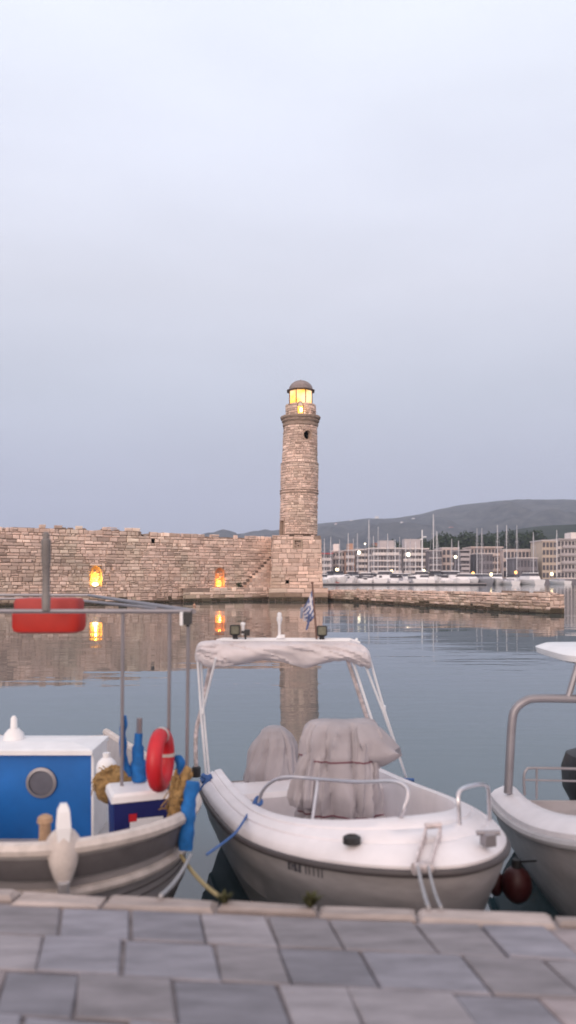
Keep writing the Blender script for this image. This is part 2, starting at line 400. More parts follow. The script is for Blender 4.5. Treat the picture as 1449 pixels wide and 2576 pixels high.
# ------------------------------------------------------------------ lighthouse
LY = 80.0
def zz(y, Y=82.2): return CAM_Z + (HY - y) / F_PX * Y
def px(x, Y): return (x - HX) / F_PX * Y
tx, ty = px(751.5, 82.7), 82.7
lh = thing('lighthouse', 'tall round stone lighthouse with a glowing lantern on its square base', 'lighthouse', (tx, ty, 0))
tx -= .04
prof = [(1345, 2.03), (1300, 2.00), (1243, 1.99), (1240, 2.03), (1234, 2.03), (1231, 2.0), (1168, 2.01), (1161, 1.88), (1100, 1.83), (1069, 1.80)]
def rad(v):
    zs = [(zz(y), r) for y, r in prof]
    if v <= zs[0][0]: return zs[0][1]
    for (a, ra), (b_, rb) in zip(zs, zs[1:]):
        if v <= b_: return ra + (rb - ra) * (v - a) / (b_ - a)
    return zs[-1][1]
def cyl(u, v, d):            # u: arc length at radius 2, 0 = towards the camera
    a = u / 2.0; r = rad(v) + d
    return (tx + r * math.sin(a) + ln_(v), ty - r * math.cos(a), v)
def ln_(v): return .0185 * max(0, v - 6.9)
C2 = 2 * math.pi
phz, phu = zz(1099), math.asin(px(769.5, 81) / 1.85 - tx / 1.85) * 2
ph = lambda u, v: (u - phu) ** 2 + (v - phz) ** 2 < .52 ** 2
dw = lambda u, v: -2.62 < u < -1.75 and v < zz(1311)
sk = lambda a, b_, c, d: any(f((a * (1 - i / 4) + b_ * i / 4), (c * (1 - j / 2) + d * j / 2)) for f in (ph, dw) for i in range(5) for j in range(3))
mb = MB(); courses(mb, -C2, C2, zz(1345), zz(1070), cyl,   .46, .25, random.Random(11), None, gap=.034, dep=.05, wet_shade=-9, rects=((phu - .55, phu + .55, phz - .55, phz + .55), (-2.72, -1.65, 0, zz(1311))))
mb.build('tower', 'stone', lh)
mb = MB(); backing(mb, -C2, C2, zz(1346), zz(1070), cyl, (ph, dw), .14, d=-.02); mb.build('tower_core', 'mortar', lh)
for y_, h_ in ((1241, .10), (1234, .07), (1166, .09)):
    mb = MB(); r9 = random.Random(int(y_)); zc_ = zz(y_)
    mb.loft([[(lambda q: (q[0], q[1], q[2] + r9.uniform(-.012, .012)))(cyl(C2 * 2 * k / 40, zc_ + dz, d + r9.uniform(-.012, .012))) for k in range(40)] for dz, d in ((-h_, .0), (-h_ * .8, .065), (h_ * .6, .075), (h_, .0))], c=(.40, .30, .25)); mb.build('string_course', 'stone', lh)
# porthole ring
mb = MB(); rings = []
for rr, d in ((.62, -.03), (.62, .03), (.49, .035), (.47, .0), (.47, -.45)):
    rings.append([cyl(phu + rr * math.cos(a), phz + rr * math.sin(a), d) for a in [2 * math.pi * k / 20 for k in range(20)]])
mb.loft(rings, c=(.5, .37, .30)); mb.build('porthole', 'stone', lh)
# doorway jambs at tower foot
mb = MB(); z0 = zz(1346); zt = zz(1311)
for u in (-2.72, -1.72): mb.loft([[cyl(u + s_, v, d) for s_, v in ((-.1, z0), (.1, z0), (.1, zt + .1), (-.1, zt + .1))] for d in (-.3, .05)], caps=True, c=(.42, .31, .25))
mb.loft([[cyl(u, v, d) for u, v in ((-2.82, zt), (-1.62, zt), (-1.62, zt + .25), (-2.82, zt + .25))] for d in (-.3, .055)], caps=True, c=(.45, .34, .28))
mb.build('doorway', 'stone', lh)
# cornice, ragged
mb = MB(); r3 = random.Random(5); n = 48; ringsets = []
for y, r in ((1073, 1.80), (1071.5, 1.90), (1066, 1.93), (1065.5, 1.84), (1064, 1.84), (1060, 2.02), (1058, 2.04), (1057.5, 1.97), (1056, 1.97), (1053, 2.13), (1049, 2.18), (1047.5, 2.12), (1047, 1.5)):
    ringsets.append([(tx + ln_(zz(y)) + (r + r3.uniform(-.035, .025)) * math.sin(C2 * k / n), ty - (r + r3.uniform(-.035, .025)) * math.cos(C2 * k / n), zz(y) + r3.uniform(-.04, .04)) for k in range(n)])
mb.loft(ringsets, caps=True, c=(.40, .31, .26)); mb.build('cornice', 'stone', lh)
# parapet with door opening
PR = 1.63; dz0, dz1 = zz(1047), zz(1018)
def cyp(u, v, d): a = u / PR; return (tx + ln_(dz1) + (PR + d) * math.sin(a), ty - (PR + d) * math.cos(a), v)
txl = tx + ln_(zz(1020)); du = px(756, 81) - txl - .02; 
dk = lambda u, v: abs(u - du) < .33
mb = MB(); courses(mb, -math.pi * PR, math.pi * PR, dz0, dz1, cyp, .45, .26, random.Random(4), None, gap=.03, dep=.04, wet_shade=-9, rects=((du - .33, du + .33, 0, 99),))
mb.build('parapet', 'stone', lh)
mb = MB(); backing(mb, -math.pi * PR, math.pi * PR, dz0, dz1 - .02, cyp, (dk,), .11, d=-.02)
backing(mb, -math.pi * PR, math.pi * PR, dz0, dz1 - .02, lambda u, v, d: cyp(u, v, -.3), (dk,), .2); 
top = [cyp(-math.pi * PR + 2 * math.pi * PR * k / 40, dz1 - .03, d) for k in range(40) for d in (0, -.3)]
mb.add(top, [(2 * k, 2 * ((k + 1) % 40), 2 * ((k + 1) % 40) + 1, 2 * k + 1) for k in range(40) if abs(-math.pi * PR + 2 * math.pi * PR * (k + .5) / 40 - du) > .3])
mb.build('parapet_core', 'mortar', lh)
# lantern drum: octagon
LR, lz0, lz1 = 1.30, zz(1047), zz(982)
oct_ = lambda r, z: [(txl + r * math.sin(C2 / 8 * (k + .5)), ty - r * math.cos(C2 / 8 * (k + .5)), z) for k in range(8)]
for k in range(8):
    a, b_ = oct_(LR - .02, 0)[k - 1][:2], oct_(LR - .02, 0)[k][:2]
    mb = MB(); zb = zz(1020)
    mb.add([(*a, zb), (*b_, zb), (*b_, lz1), (*a, lz1)], [(0, 1, 2, 3)])
    mb.build('lantern_pane', 'pane', lh)
    mb = MB(); p = oct_(LR, 0)[k]; mb.tube([(p[0], p[1], lz0), (p[0], p[1], lz1)], .055, 6); mb.build('mullion', 'mull', lh)
mb = MB(); mb.loft([oct_(LR - .01, lz0), oct_(LR - .01, zz(1020))]); mb.build('lantern_drum', 'mull', lh); mb = MB(); mb.loft([oct_(1.36, lz1 - .06), oct_(1.60, lz1 - .02), oct_(1.60, lz1 + .06), oct_(1.36, lz1 + .1)], caps=True); mb.build('lantern_rim', 'mull', lh)
# door leaf with arched head in front of the lantern
mb = MB(); yd = ty - PR - .02; cx = txl + du * 1.0; hw = .27
arch = [(cx - hw, dz0 + .05), (cx + hw, dz0 + .05), (cx + hw, zz(1026))]
mb.loft([[(x, yd + d, z) for x, z in ((cx - hw, dz0 + .03), (cx + hw, dz0 + .03), (cx + hw, zz(1027)), (cx - hw, zz(1027)))] for d in (.0, .03)], caps=True)
dr = mb.build('door', 'door', lh)
mb = MB(); pts = [(cx + hw * math.cos(a), zz(1027) + .02 + .42 * math.sin(a)) for a in [math.pi * k / 12 for k in range(13)]]
mb.loft([[(x, yd + d, z) for x, z in pts] for d in (0, .03)], caps=True); mb.build('door_arch_pane', 'cream', lh)
mb = MB(); ap = [(cx + hw, dz0)] + [(cx + (hw + .02) * math.cos(a), zz(1027) + .02 + .45 * math.sin(a)) for a in [math.pi * k / 12 for k in range(13)]] + [(cx - hw, dz0)]
mb.tube([(x, yd, z) for x, z in ap], .035, 6); mb.tube([(cx - hw, yd, zz(1027)), (cx + hw, yd, zz(1027))], .03, 6); mb.build('door_frame', 'pole', lh)
mb = MB(); mb.ball((cx + .08, yd - .1, dz0 + .42), .13, .1, .24, 10); mb.build('door_lamp', 'bulb', lh)
# dome with ribs
mb = MB(); dh = zz(954) - lz1 - .08
mb.loft([[(txl + 1.32 * math.cos(t) * math.sin(C2 / 16 * (k + .5)) * (1.0 if k % 2 else .985), ty - 1.32 * math.cos(t) * math.cos(C2 / 16 * (k + .5)), lz1 + .06 + dh * math.sin(t) ** .95) for k in range(16)] for t in [math.pi / 2 * i / 10 for i in range(11)]], caps=True)
mb.build('dome', 'dome', lh)
mb = MB(); mb.lathe([(.10, zz(955)), (.07, zz(953)), (.02, zz(952))], txl, ty, 8); mb.build('finial', 'dome', lh)
def plight(p, e, c, r=.12):
    l = bpy.data.lights.new('lamp_light', 'POINT'); l.energy = e; l.color = c; l.shadow_soft_size = r
    o = bpy.data.objects.new('lamp_light', l); col.objects.link(o); o.location = p; return o
plight((cx + .3, yd - .5, dz0 + .5), 12, (1, .55, .15))

# ------------------------------------------------------------------ square base of the lighthouse
BX0, BX1, BZ = px(680, LY), px(813, LY), zz(1346, LY)
base = thing('stone_tower_base', 'square block of big stones carrying the round lighthouse', 'stone base', ((BX0 + BX1) / 2, LY + 2.7, 0))
def bat(v): return .035 * v
def fb(u, v, d): return (u - (bat(v) * (u - (BX0 + BX1) / 2) / 2.7), LY + bat(v) - d, v)
rc = (px(741, LY), px(758, LY), zz(1378, LY), zz(1359, LY)); hl = (px(717, LY), px(727, LY), zz(1468, LY), zz(1459, LY))
inr = lambda r, m=0: (lambda u, v: r[0] - m < u < r[1] + m and r[2] - m < v < r[3] + m)
ov = lambda r: (lambda a, b_, c, d: b_ > r[0] + .05 and a < r[1] - .05 and d > r[2] + .05 and c < r[3] - .05)
tp = lambda u: BZ - (.5 if u > BX1 - .45 else 0) + .12 * NZ.noise((u * 1.3, 3, 0))
mb = MB(); r4 = random.Random(21)
skb = lambda a, b_, c, d: ov(rc)(a, b_, c, d) or ov(hl)(a, b_, c, d)
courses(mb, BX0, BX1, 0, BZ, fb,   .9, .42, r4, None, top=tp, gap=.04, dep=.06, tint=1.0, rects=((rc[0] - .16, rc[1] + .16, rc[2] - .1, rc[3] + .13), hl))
def fs1(u, v, d): return (BX1 - bat(v) + d, LY + u + bat(v), v)
def fs0(u, v, d): return (BX0 + bat(v) - d, LY + 5.4 - u, v)
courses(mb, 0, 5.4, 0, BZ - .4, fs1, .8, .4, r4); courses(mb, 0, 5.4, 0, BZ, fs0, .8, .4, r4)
mb.build('stonework', 'stone', base)
mb = MB(); backing(mb, BX0 + .02, BX1 - .02, -1, BZ - .05, fb, (inr(rc), inr(hl)), .11)
x0, x1, y0, y1 = BX0 + .3, BX1 - .3, LY + .3, LY + 5.3
for f in (fs0, fs1): backing(mb, 0, 5.4, -1, BZ - .3, f, (), .6)
mb.add([fb(BX0, BZ - .06, -.03), fb(BX1, BZ - .06, -.03), (BX1 - .2, LY + 5.4, BZ - .06), (BX0 + .2, LY + 5.4, BZ - .06)], [(0, 1, 2, 3)])
mb.add([(BX0, LY + 5.4, -1), (BX1, LY + 5.4, -1), (BX1, LY + 5.4, BZ), (BX0, LY + 5.4, BZ)], [(0, 1, 2, 3)])
mb.build('core', 'mortar', base)
mb = MB(); courses(mb, rc[0] - .03, rc[1] + .03, rc[2] - .03, rc[3] + .03, lambda u, v, d: fb(u, v, d - .28), .5, .25, r4, dep=.02)
for r_ in ((rc[0] - .16, rc[0], rc[2], rc[3]), (rc[1], rc[1] + .16, rc[2], rc[3]), (rc[0] - .2, rc[1] + .2, rc[3], rc[3] + .14), (rc[0] - .2, rc[1] + .2, rc[2] - .12, rc[2])):
    mb.loft([[fb(u, v, d) for u, v in ((r_[0], r_[2]), (r_[1], r_[2]), (r_[1], r_[3]), (r_[0], r_[3]))] for d in (-.3, .075)], caps=True, c=(.46, .36, .29))
mb.build('recess', 'stone', base)

# ------------------------------------------------------------------ harbour wall
WA, WB = Vector((px(683, 82), 82, 0)), Vector((px(-60, 64.5), 64.5, 0))
wd_ = (WB - WA).normalized(); WL = (WB - WA).length; wn_ = Vector((wd_.y, -wd_.x, 0))
if wn_.y > 0: wn_ = -wn_
def wu(x):                       # photograph column -> distance along the wall
    k = (x - HX) / F_PX          # X = k*Y on the wall line
    return (k * WA.y - WA.x) / (wd_.x - k * wd_.y)
def wz(x, y): return CAM_Z - (y - HY) / F_PX * (WA + wd_ * wu(x)).y
def fw(u, v, d): p = WA + wd_ * u + wn_ * d; return (p.x, p.y, v)
tops = [(700, 1350), (640, 1352), (560, 1350), (480, 1345), (400, 1339), (375, 1337), (371, 1350), (359, 1350), (355, 1336), (255, 1329), (245, 1337), (222, 1337), (215, 1327), (0, 1325), (-80, 1324)]
TP = [(wu(x), wz(x, y)) for x, y in tops]
def wtop(u):
    for (a, za), (b_, zb) in zip(TP, TP[1:]):
        if u <= b_: return za + (zb - za) * (u - a) / (b_ - a) + .10 * NZ.noise((u * 1.7, 0, 0))
    return TP[-1][1]
wall = thing('harbour_wall', 'long old rubble stone wall with two glowing arched niches left of the lighthouse', 'stone wall', (WA + wd_ * WL / 2))
def arch_rect(xl, xr, yt, yb): return (wu(xr), wu(xl), wz((xl + xr) / 2, yb), wz((xl + xr) / 2, yt))
n1, n2 = arch_rect(540.5, 564, 1428, 1476), arch_rect(225, 256, 1424, 1476)
h1 = arch_rect(380, 389, 1372 - 15, 1378 - 12)
def in_arch(r):
    cu, hw = (r[0] + r[1]) / 2, (r[1] - r[0]) / 2; sp_ = r[3] - hw * 1.15
    return lambda u, v: abs(u - cu) < hw and v > r[2] and (v < sp_ or ((u - cu) / hw) ** 2 + ((v - sp_) / (hw * 1.15)) ** 2 < 1)
A1, A2 = in_arch(n1), in_arch(n2)
wsk = lambda a, b_, c, d: any(f(a * (1 - i / 6) + b_ * i / 6, c * (1 - j / 3) + d * j / 3) for f in (A1, A2) for i in range(7) for j in range(4)) or ov(h1)(a, b_, c, d)
mb = MB(); r5 = random.Random(31); mxz = max(z for _, z in TP) + .2
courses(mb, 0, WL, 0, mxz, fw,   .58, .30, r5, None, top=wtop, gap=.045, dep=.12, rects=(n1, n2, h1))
mb.build('stonework', 'stone', wall)
mb = MB(); backing(mb, 0, WL, -1, mxz, fw, (A1, A2, inr(h1)), .13, top=wtop); 
for i in range(60):
    a, b_ = WL * i / 60, WL * (i + 1) / 60; za, zb = wtop(a) - .12, wtop(b_) - .12
    mb.add([fw(a, za, -.04), fw(b_, zb, -.04), fw(b_, zb, -2.2), fw(a, za, -2.2), fw(a, -1, -2.2), fw(b_, -1, -2.2)], [(0, 1, 2, 3), (3, 2, 5, 4)])
mb.build('core', 'mortar', wall)
def niche(r, nm):
    cu, hw = (r[0] + r[1]) / 2, (r[1] - r[0]) / 2; sp_ = r[3] - hw * 1.15
    outl = lambda s_: [(cu - hw * s_, r[2] - (s_ - 1) * .2)] + [(cu - hw * s_ * math.cos(a), sp_ + hw * 1.15 * s_ * math.sin(a)) for a in [math.pi * k / 12 for k in range(13)]] + [(cu + hw * s_, r[2] - (s_ - 1) * .2)]
    mb = MB(); mb.loft([[fw(u, v, d) for u, v in outl(s_)] for s_, d in ((1.16, -.05), (1.15, .05), (1.0, .06), (.98, -.38))], c=(.42, .30, .24))
    n = len(mb.v); mb.f.append(tuple(range(n - 15, n)))
    for i in range(26):  # rough stones at the back
        u, v = cu + rnd.uniform(-.8, .8) * hw, rnd.uniform(r[2], sp_ + .2)
        mb.ball(fw(u, v, -.36), .16, .06, .11, 6, c=tuple(.8 * x for x in stone_tone(rnd)))
    mb.build(nm, 'stone', wall)
    return cu, hw
cu, hw = niche(n1, 'niche'); p = Vector(fw(cu, n1[2] + .45, .03)); plight(p, 75, (1, .30, .02), .1)
mb = MB(); q = Vector(fw(cu, n1[2] + .08, -.2)); mb.obox(q.x, q.y, q.z - .08, q.z + .08,   .35, .16, math.atan2(wd_.y, wd_.x), bev=.02)
fl = thing('floodlight', 'orange floodlight in the arched niche nearer the lighthouse', 'floodlight', q); mb.build('housing', 'bulbo' if 'bulbo' in M else 'globeo', fl)
cu, hw = niche(n2, 'niche'); plight(Vector(fw(cu, n2[2] + .75, .03)), 110, (1, .50, .04), .1)
q = Vector(fw(cu, n2[2] + .22, -.1)); fl = thing('floodlight', 'white glaring floodlight in the yellow niche farther from the lighthouse', 'floodlight', q)
mb = MB(); mb.ball(q, .28, .14, .17, 10); mb.build('lens', 'bulb', fl)
mb = MB(); mb.obox(q.x, q.y + .08, q.z - .24, q.z - .12, .45, .2, 0, bev=.02); mb.build('housing', 'black', fl)

# ledge along the foot of wall and base
ledge = thing('stone_ledge', 'low stone ledge at the foot of the wall and lighthouse', 'stone ledge', (WA + wd_ * 4))
LW = wu(452); lz = wz(560, 1478)
mb = MB(); r6 = random.Random(41)
fl_ = lambda u, v, d: fw(u, v, d + .75)
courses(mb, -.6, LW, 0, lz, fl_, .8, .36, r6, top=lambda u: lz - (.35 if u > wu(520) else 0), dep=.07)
mb.build('wall_ledge', 'stone', ledge); mb = MB()
fx = lambda u, v, d: (u, LY - 1.15 - d, v)
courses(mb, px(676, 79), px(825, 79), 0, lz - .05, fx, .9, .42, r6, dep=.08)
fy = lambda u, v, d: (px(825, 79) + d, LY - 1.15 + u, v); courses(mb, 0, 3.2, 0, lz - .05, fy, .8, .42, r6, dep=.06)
mb.build('base_ledge', 'stone', ledge)
mb = MB(); backing(mb, -.6, LW, -1, lz - .05, fl_, (), .5)
mb.add([fl_(-.6, lz - .03, -.04), fl_(LW, lz - .03, -.04), fw(LW, lz - .03, -.04), fw(-.6, lz - .03, -.04)], [(0, 1, 2, 3)])
mb.box(px(676, 79), px(825, 79) - .03, LY - 1.12, LY + 2.2, -1, lz - .07); mb.build('core', 'mortar', ledge)

# stair flight climbing along the wall towards the base
st = thing('stone_stair', 'worn stone stair climbing along the wall to the lighthouse base', 'stair', (WA + wd_ * 2))
us0, us1, zs0, zs1 = wu(603), wu(684), wz(603, 1478), wz(684, 1400)
mb = MB(); nst = 11; r7 = random.Random(51)
for i in range(nst):
    a = us0 + (us1 - us0) * i / nst; b_ = us0 + (us1 - us0) * (i + 1) / nst; zt = zs0 + (zs1 - zs0) * (i + 1) / nst
    v = lz - .05
    while v < zt:
        h = min(r7.uniform(.26, .36), zt - v)
        if zt - v - h < .12: h = zt - v
        j = .012; c = stone_tone(r7)
        mb.loft([[fw(u, z, d) for u, z in ((a - j, v + j), (b_ + j, v + j), (b_ + j, v + h - j), (a - j, v + h - j))] for d in (-.02, (.12 if v + h > zt - .02 else .65) + r7.uniform(-.03, .03))], caps=True, c=tuple(x * (.22 if v + h > zt - .02 else .95) for x in c)); v += h  # top stone of each step painted dark for the recess shadow
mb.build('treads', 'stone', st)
# bush on the ledge
bp_ = P(600, 1474, 79.6)
bs = thing('bush', 'small dark green bush growing at the foot of the stone stair', 'bush', bp_)
def leaves(mb, c, rx, rz, n, s, rg):
    for i in range(n):
        d = Vector((rg.gauss(0, 1), rg.gauss(0, 1), rg.gauss(0, 1))).normalized() * rg.random() ** .45
        p = Vector(c) + Vector((d.x * rx, d.y * rx, d.z * rz)); k = 1 + .5 * NZ.noise(p * (1.2 / max(rx, .01)))
        p = Vector(c) + (p - Vector(c)) * k
        a, b_ = Vector((rg.gauss(0, 1), rg.gauss(0, 1), rg.gauss(0, 1))).normalized(), Vector((rg.gauss(0, 1), rg.gauss(0, 1), rg.gauss(0, 1))).normalized()
        ss_ = s * rg.uniform(.6, 1.4); mb.add([p - a * ss_, p + b_ * ss_ * .6, p + a * ss_, p - b_ * ss_ * .6], [(0, 1, 2, 3)])
mb = MB(); leaves(mb, bp_, .32, .45, 220, .09, random.Random(2)); mb.build('leaves', 'leaf', bs)
# orange float near the wall
fp = P(489, 1519, 66); fp.z = .05
mb = MB(); mb.ball(fp, .13, .13, .15, 10); mb.tube([fp + Vector((0, 0, .1)), fp + Vector((0, 0, .25))], .02, 6)
tag(mb.build('mooring_float', 'globeo' if False else 'bo', smooth=True), 'tiny orange mooring float on the water beside the wall ledge', 'float')

# ------------------------------------------------------------------ breakwater
KA, KB = Vector((px(824, 80.5), 80.5, 0)), Vector((px(1384, 52.5), 52.5, 0))
kd = (KB - KA).normalized(); KL = (KB - KA).length; kn = Vector((kd.y, -kd.x, 0))
def fk(u, v, d): p = KA + kd * u + kn * d; return (p.x, p.y, v)
bw = thing('breakwater', 'low stone breakwater running from the lighthouse foot towards the right', 'breakwater', KA + kd * KL / 2)
kt = lambda u: 1.10 + .0085 * u + .10 * NZ.noise((u * .8, 7, 0))
mb = MB(); r8 = random.Random(61)
courses(mb, 0, KL, 0, 1.7, fk, .62, .24, r8, top=kt, dep=.10, tint=1.06, wet_shade=.30)
fe = lambda u, v, d: tuple(Vector(fk(KL, v, 0)) + kd * d - kn * u); courses(mb, 0, 1.3, 0, 1.3, fe, .6, .26, r8, dep=.08, tint=1.06, wet_shade=.30)
for i in range(260):   # uneven capping stones
    u = r8.uniform(.2, KL - .2); dd = -r8.uniform(.2, 1.1); c = stone_tone(r8); p = Vector(fk(u, kt(u) - .10, dd))
    mb.obox(p.x, p.y, p.z - .05, p.z + r8.uniform(.06, .16), r8.uniform(.4, .9), r8.uniform(.3, .6), r8.uniform(0, 3), c=tuple(x * .85 for x in c), bev=.04)
mb.build('stonework', 'stone', bw)
mb = MB(); backing(mb, 0, KL, -1, 1.5, fk, (), .4, top=lambda u: kt(u) + .05)
for i in range(40):
    a, b_ = KL * i / 40, KL * (i + 1) / 40
    mb.add([fk(a, kt(a) - .06, -.04), fk(b_, kt(b_) - .06, -.04), fk(b_, kt(b_) - .06, -1.3), fk(a, kt(a) - .06, -1.3), fk(b_, -1, -1.3), fk(a, -1, -1.3)], [(0, 1, 2, 3), (3, 2, 4, 5)])
mb.add([fk(KL - .03, -1, -.03), fk(KL - .03, -1, -1.3), fk(KL - .03, 1.3, -1.3), fk(KL - .03, 1.35, -.03)], [(0, 1, 2, 3)])
mb.build('core', 'mortar', bw)

# ------------------------------------------------------------------ red float box lashed under the awning frame (left)
def rrect(cx, cy, hw, hd, z, e=4, n=28): return [(cx + hw * abs(math.cos(a)) ** (2 / e) * (1 if math.cos(a) > 0 else -1), cy + hd * abs(math.sin(a)) ** (2 / e) * (1 if math.sin(a) > 0 else -1), z) for a in [C2 * k / n for k in range(n)]]
bc = P(108, 1595, 5.78)
by = thing('float_box', 'orange red plastic float box slung under the awning frame of the fishing boat', 'float box', bc)
mb = MB(); mb.loft([rrect(bc.x, bc.y + .16, h, d, bc.z + z, 5) for h, d, z in ((.22, .11, 0), (.25, .14, .015), (.262, .15, .05), (.262, .15, .145), (.255, .145, .16))], caps=True); mb.build('body', 'buoyred', by, True)
mb = MB(); mb.loft([rrect(bc.x, bc.y + .16, h, d, bc.z + z, 5) for h, d, z in ((.247, .138, .158), (.25, .14, .235), (.238, .13, .262), (.18, .08, .268))], caps=True); mb.build('lid', 'buoypale', by, True)

# ------------------------------------------------------------------ boats: hull loft
def outline(L_, hb, s0, p, q, taper=.93, n=18):
    out_ = []
    for i in range(7): x = i / 7; out_.append((s0 * x, hb * (taper + (1 - taper) * math.sin(x * math.pi / 2))))
    for i in range(n + 1):
        x = math.sin(math.pi / 2 * i / n); out_.append((s0 + (L_ - s0) * x, hb * max(0, 1 - x ** p) ** (1 / q)))
    return out_
class Hull:
    def __init__(s, O, d, L_, hb, s0, z0, z1, p=2.2, q=2.0, taper=.93):
        s.O = Vector((O[0], O[1], 0)); s.d = Vector((d[0], d[1], 0)).normalized(); s.n = Vector((-s.d.y, s.d.x, 0))
        s.L = L_; s.z0 = z0; s.z1 = z1; h = outline(L_, hb, s0, p, q, taper)
        s.ol = [(a, -v) for a, v in h] + [(a, v) for a, v in h[-2::-1]]
        s.hb = hb
    def zg(s, a): return s.z0 + (s.z1 - s.z0) * max(0, a / s.L) ** 1.7
    def W(s, a, v, z): p = s.O + s.d * a + s.n * v; return Vector((p.x, p.y, z))
    def row(s, fs_, fv, dz=None, z=None, off=0):
        r = []
        for a, v in s.ol:
            zz_ = z if z is not None else s.zg(a) + dz
            r.append(s.W(a * fs_ if off == 0 else min(a, s.L - off), v * fv, zz_))
        return r
    def hull_rows(s, rows):   # rows: (fs, fv, kind, val) kind 'g' relative to gunwale, 'z' blend factor gunwale->0
        R_ = []
        for fs_, fv, f in rows: R_.append([s.W(a * fs_, v * fv, s.zg(a) * f if f >= 0 else f) for a, v in s.ol])
        return R_
    def inner(s, w_side, w_bow, n=None):
        r = []
        Lm = s.L - w_bow
        for a, v in s.ol:
            sc_ = max(0.0, (s.hb - w_side) / s.hb); r.append((a * Lm / s.L + .0, v * sc_))
        return r

# ---- main white motor boat
mh = Hull((.02, 7.62), (.285, -.958), 3.34, .96, 1.47, .62, .93, p=2.15, q=1.75, taper=.95)
boat = thing('motor_boat', 'small white motor boat with rolled canopy frame and grey covers, moored bow to quay', 'boat', mh.O + mh.d * 1.6)
rows = mh.hull_rows([(1.0, 1.0, .985), (.995, .985, .86), (.975, .955, .70), (.972, .935, .68), (.94, .89, .42), (.935, .865, .40), (.90, .80, .12), (.86, .70, -.1), (.80, .3, -.3)])
mb = MB(); mb.loft(rows, closed=False)
mb.add([r[0] for r in rows] + [r[-1] for r in rows], [(i, i + 1, len(rows) + i + 1, len(rows) + i) for i in range(len(rows) - 1)])
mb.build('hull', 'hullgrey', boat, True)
# deck: rounded gunwale band with flutes then inner coaming
def deck_ring(k, dz, wb=.62, ws=.24):
    r = []
    for (a, v) in mh.ol:
        a2 = a * (1 - wb * k / mh.L * (a / mh.L) ** 1.5); v2 = v * (1 - ws * k / mh.hb)
        r.append(mh.W(a2, v2, mh.zg(a) + dz))
    return r
mb = MB()
dk_rows = [deck_ring(0, -.02), deck_ring(.0, .01), deck_ring(.10, .045), deck_ring(.30, .075), deck_ring(.32, .068), deck_ring(.36, .068), deck_ring(.38, .082), deck_ring(.6, .105), deck_ring(.62, .098), deck_ring(.66, .098), deck_ring(.68, .11), deck_ring(.9, .12), deck_ring(.97, .115), deck_ring(1.0, .09), deck_ring(1.03, -.02), deck_ring(1.05, -.2)]
mb.loft(dk_rows, closed=False)
fl0 = [mh.W(p[0], p[1], .36) for p in [(a * (1 - .66 / mh.L * (a / mh.L) ** 1.5), v * (1 - .25 / mh.hb)) for a, v in mh.ol]]
mb.loft([dk_rows[-1], fl0], closed=False); mb.add(fl0, [tuple(range(len(fl0)))])
# transom
mb.loft([[r[0], r[-1]] for r in dk_rows[:1]] + [[mh.W(.0, -.9, .6), mh.W(0, .9, .6)], [mh.W(.12, -.9, .6), mh.W(.12, .9, .6)], [mh.W(.12, -.8, .36), mh.W(.12, .8, .36)]], closed=False)
mb.build('deck', 'gel', boat, True)
mb = MB(); rr_ = mh.row(1.002, 1.004, dz=-.03); mb.tube(rr_, .024, 8); mb.build('rub_rail', 'rub', boat, True)
# inner bench / liner forward
mb = MB(); q = mh.W(2.25, 0, 0); mb.obox(q.x, q.y, .36, .62, .9, .7, math.atan2(mh.n.y, mh.n.x), bev=.04); mb.build('bench', 'gel', boat)
q = mh.W(.45, 0, 0); mb = MB(); mb.obox(q.x, q.y, .36, .66, 1.5, .45, math.atan2(mh.n.y, mh.n.x), bev=.04); mb.build('stern_bench', 'gel', boat)
# bow fittings
def deckpt(x, y):   # point of the fore deck under a photograph pixel
    best = None
    for i in range(200):
        Y = 3.9 + i * .02; p = P(x, y, Y); d_ = p - mh.O; a = d_.x * mh.d.x + d_.y * mh.d.y
        if a > mh.L: continue
        if p.z <= mh.zg(max(a, 0)) + .09: return p
    return P(x, y, 5)
p = deckpt(885, 2128); p.z += .035; mb = MB(); mb.loft([[(p.x + r * 1.0 * math.cos(C2 * k / 16), p.y + r * .8 * math.sin(C2 * k / 16), p.z + z) for k in range(16)] for r, z in ((.055, -.02), (.055, .02), (.035, .032), (.02, .015))], caps=True); mb.build('fuel_cap', 'black', boat, True)
pr_ = deckpt(1088, 2128); gi = min([i for i in range(10, len(mh.ol)) if mh.W(*mh.ol[i], .9).y < 4.9], key=lambda i: abs((lambda q: q.x / q.y * F_PX + HX - 1070)(mh.W(*mh.ol[i], .9)))); tip = mh.W(mh.ol[gi][0] * 1.015, mh.ol[gi][1] * 1.01, mh.zg(mh.ol[gi][0]) + .02); pr_ = deckpt(1090, 2122) + Vector((0, 0, .05))
mb = MB(); a_ = math.atan2(mh.n.y, mh.n.x)
for s_ in (-.05, .05):
    o = mh.n * s_; mb.loft([[pr_ + o + Vector((0, 0, z)) + mh.n * e for e in (-.008, .008)] + [tip + o + Vector((0, 0, z * .7)) + mh.n * e for e in (.008, -.008)] for z in (-.02, .05)], caps=True)
mb.tube([tip - mh.n * .055, tip + mh.n * .055], .035, 10); mb.tube([pr_ - mh.n * .05 + Vector((0, 0, .06)), pr_ + mh.n * .05 + Vector((0, 0, .06))], .02, 8); mb.build('bow_roller', 'rust', boat, True)
p = deckpt(1228, 2118); mb = MB(); mb.obox(p.x, p.y, p.z - .02, p.z + .06, .07, .07, .3, bev=.01); mb.tube([p + Vector((-.07, 0, .055)), p + Vector((.07, 0, .055))], .016, 8); mb.build('cleat', 'dullsteel', boat, True)
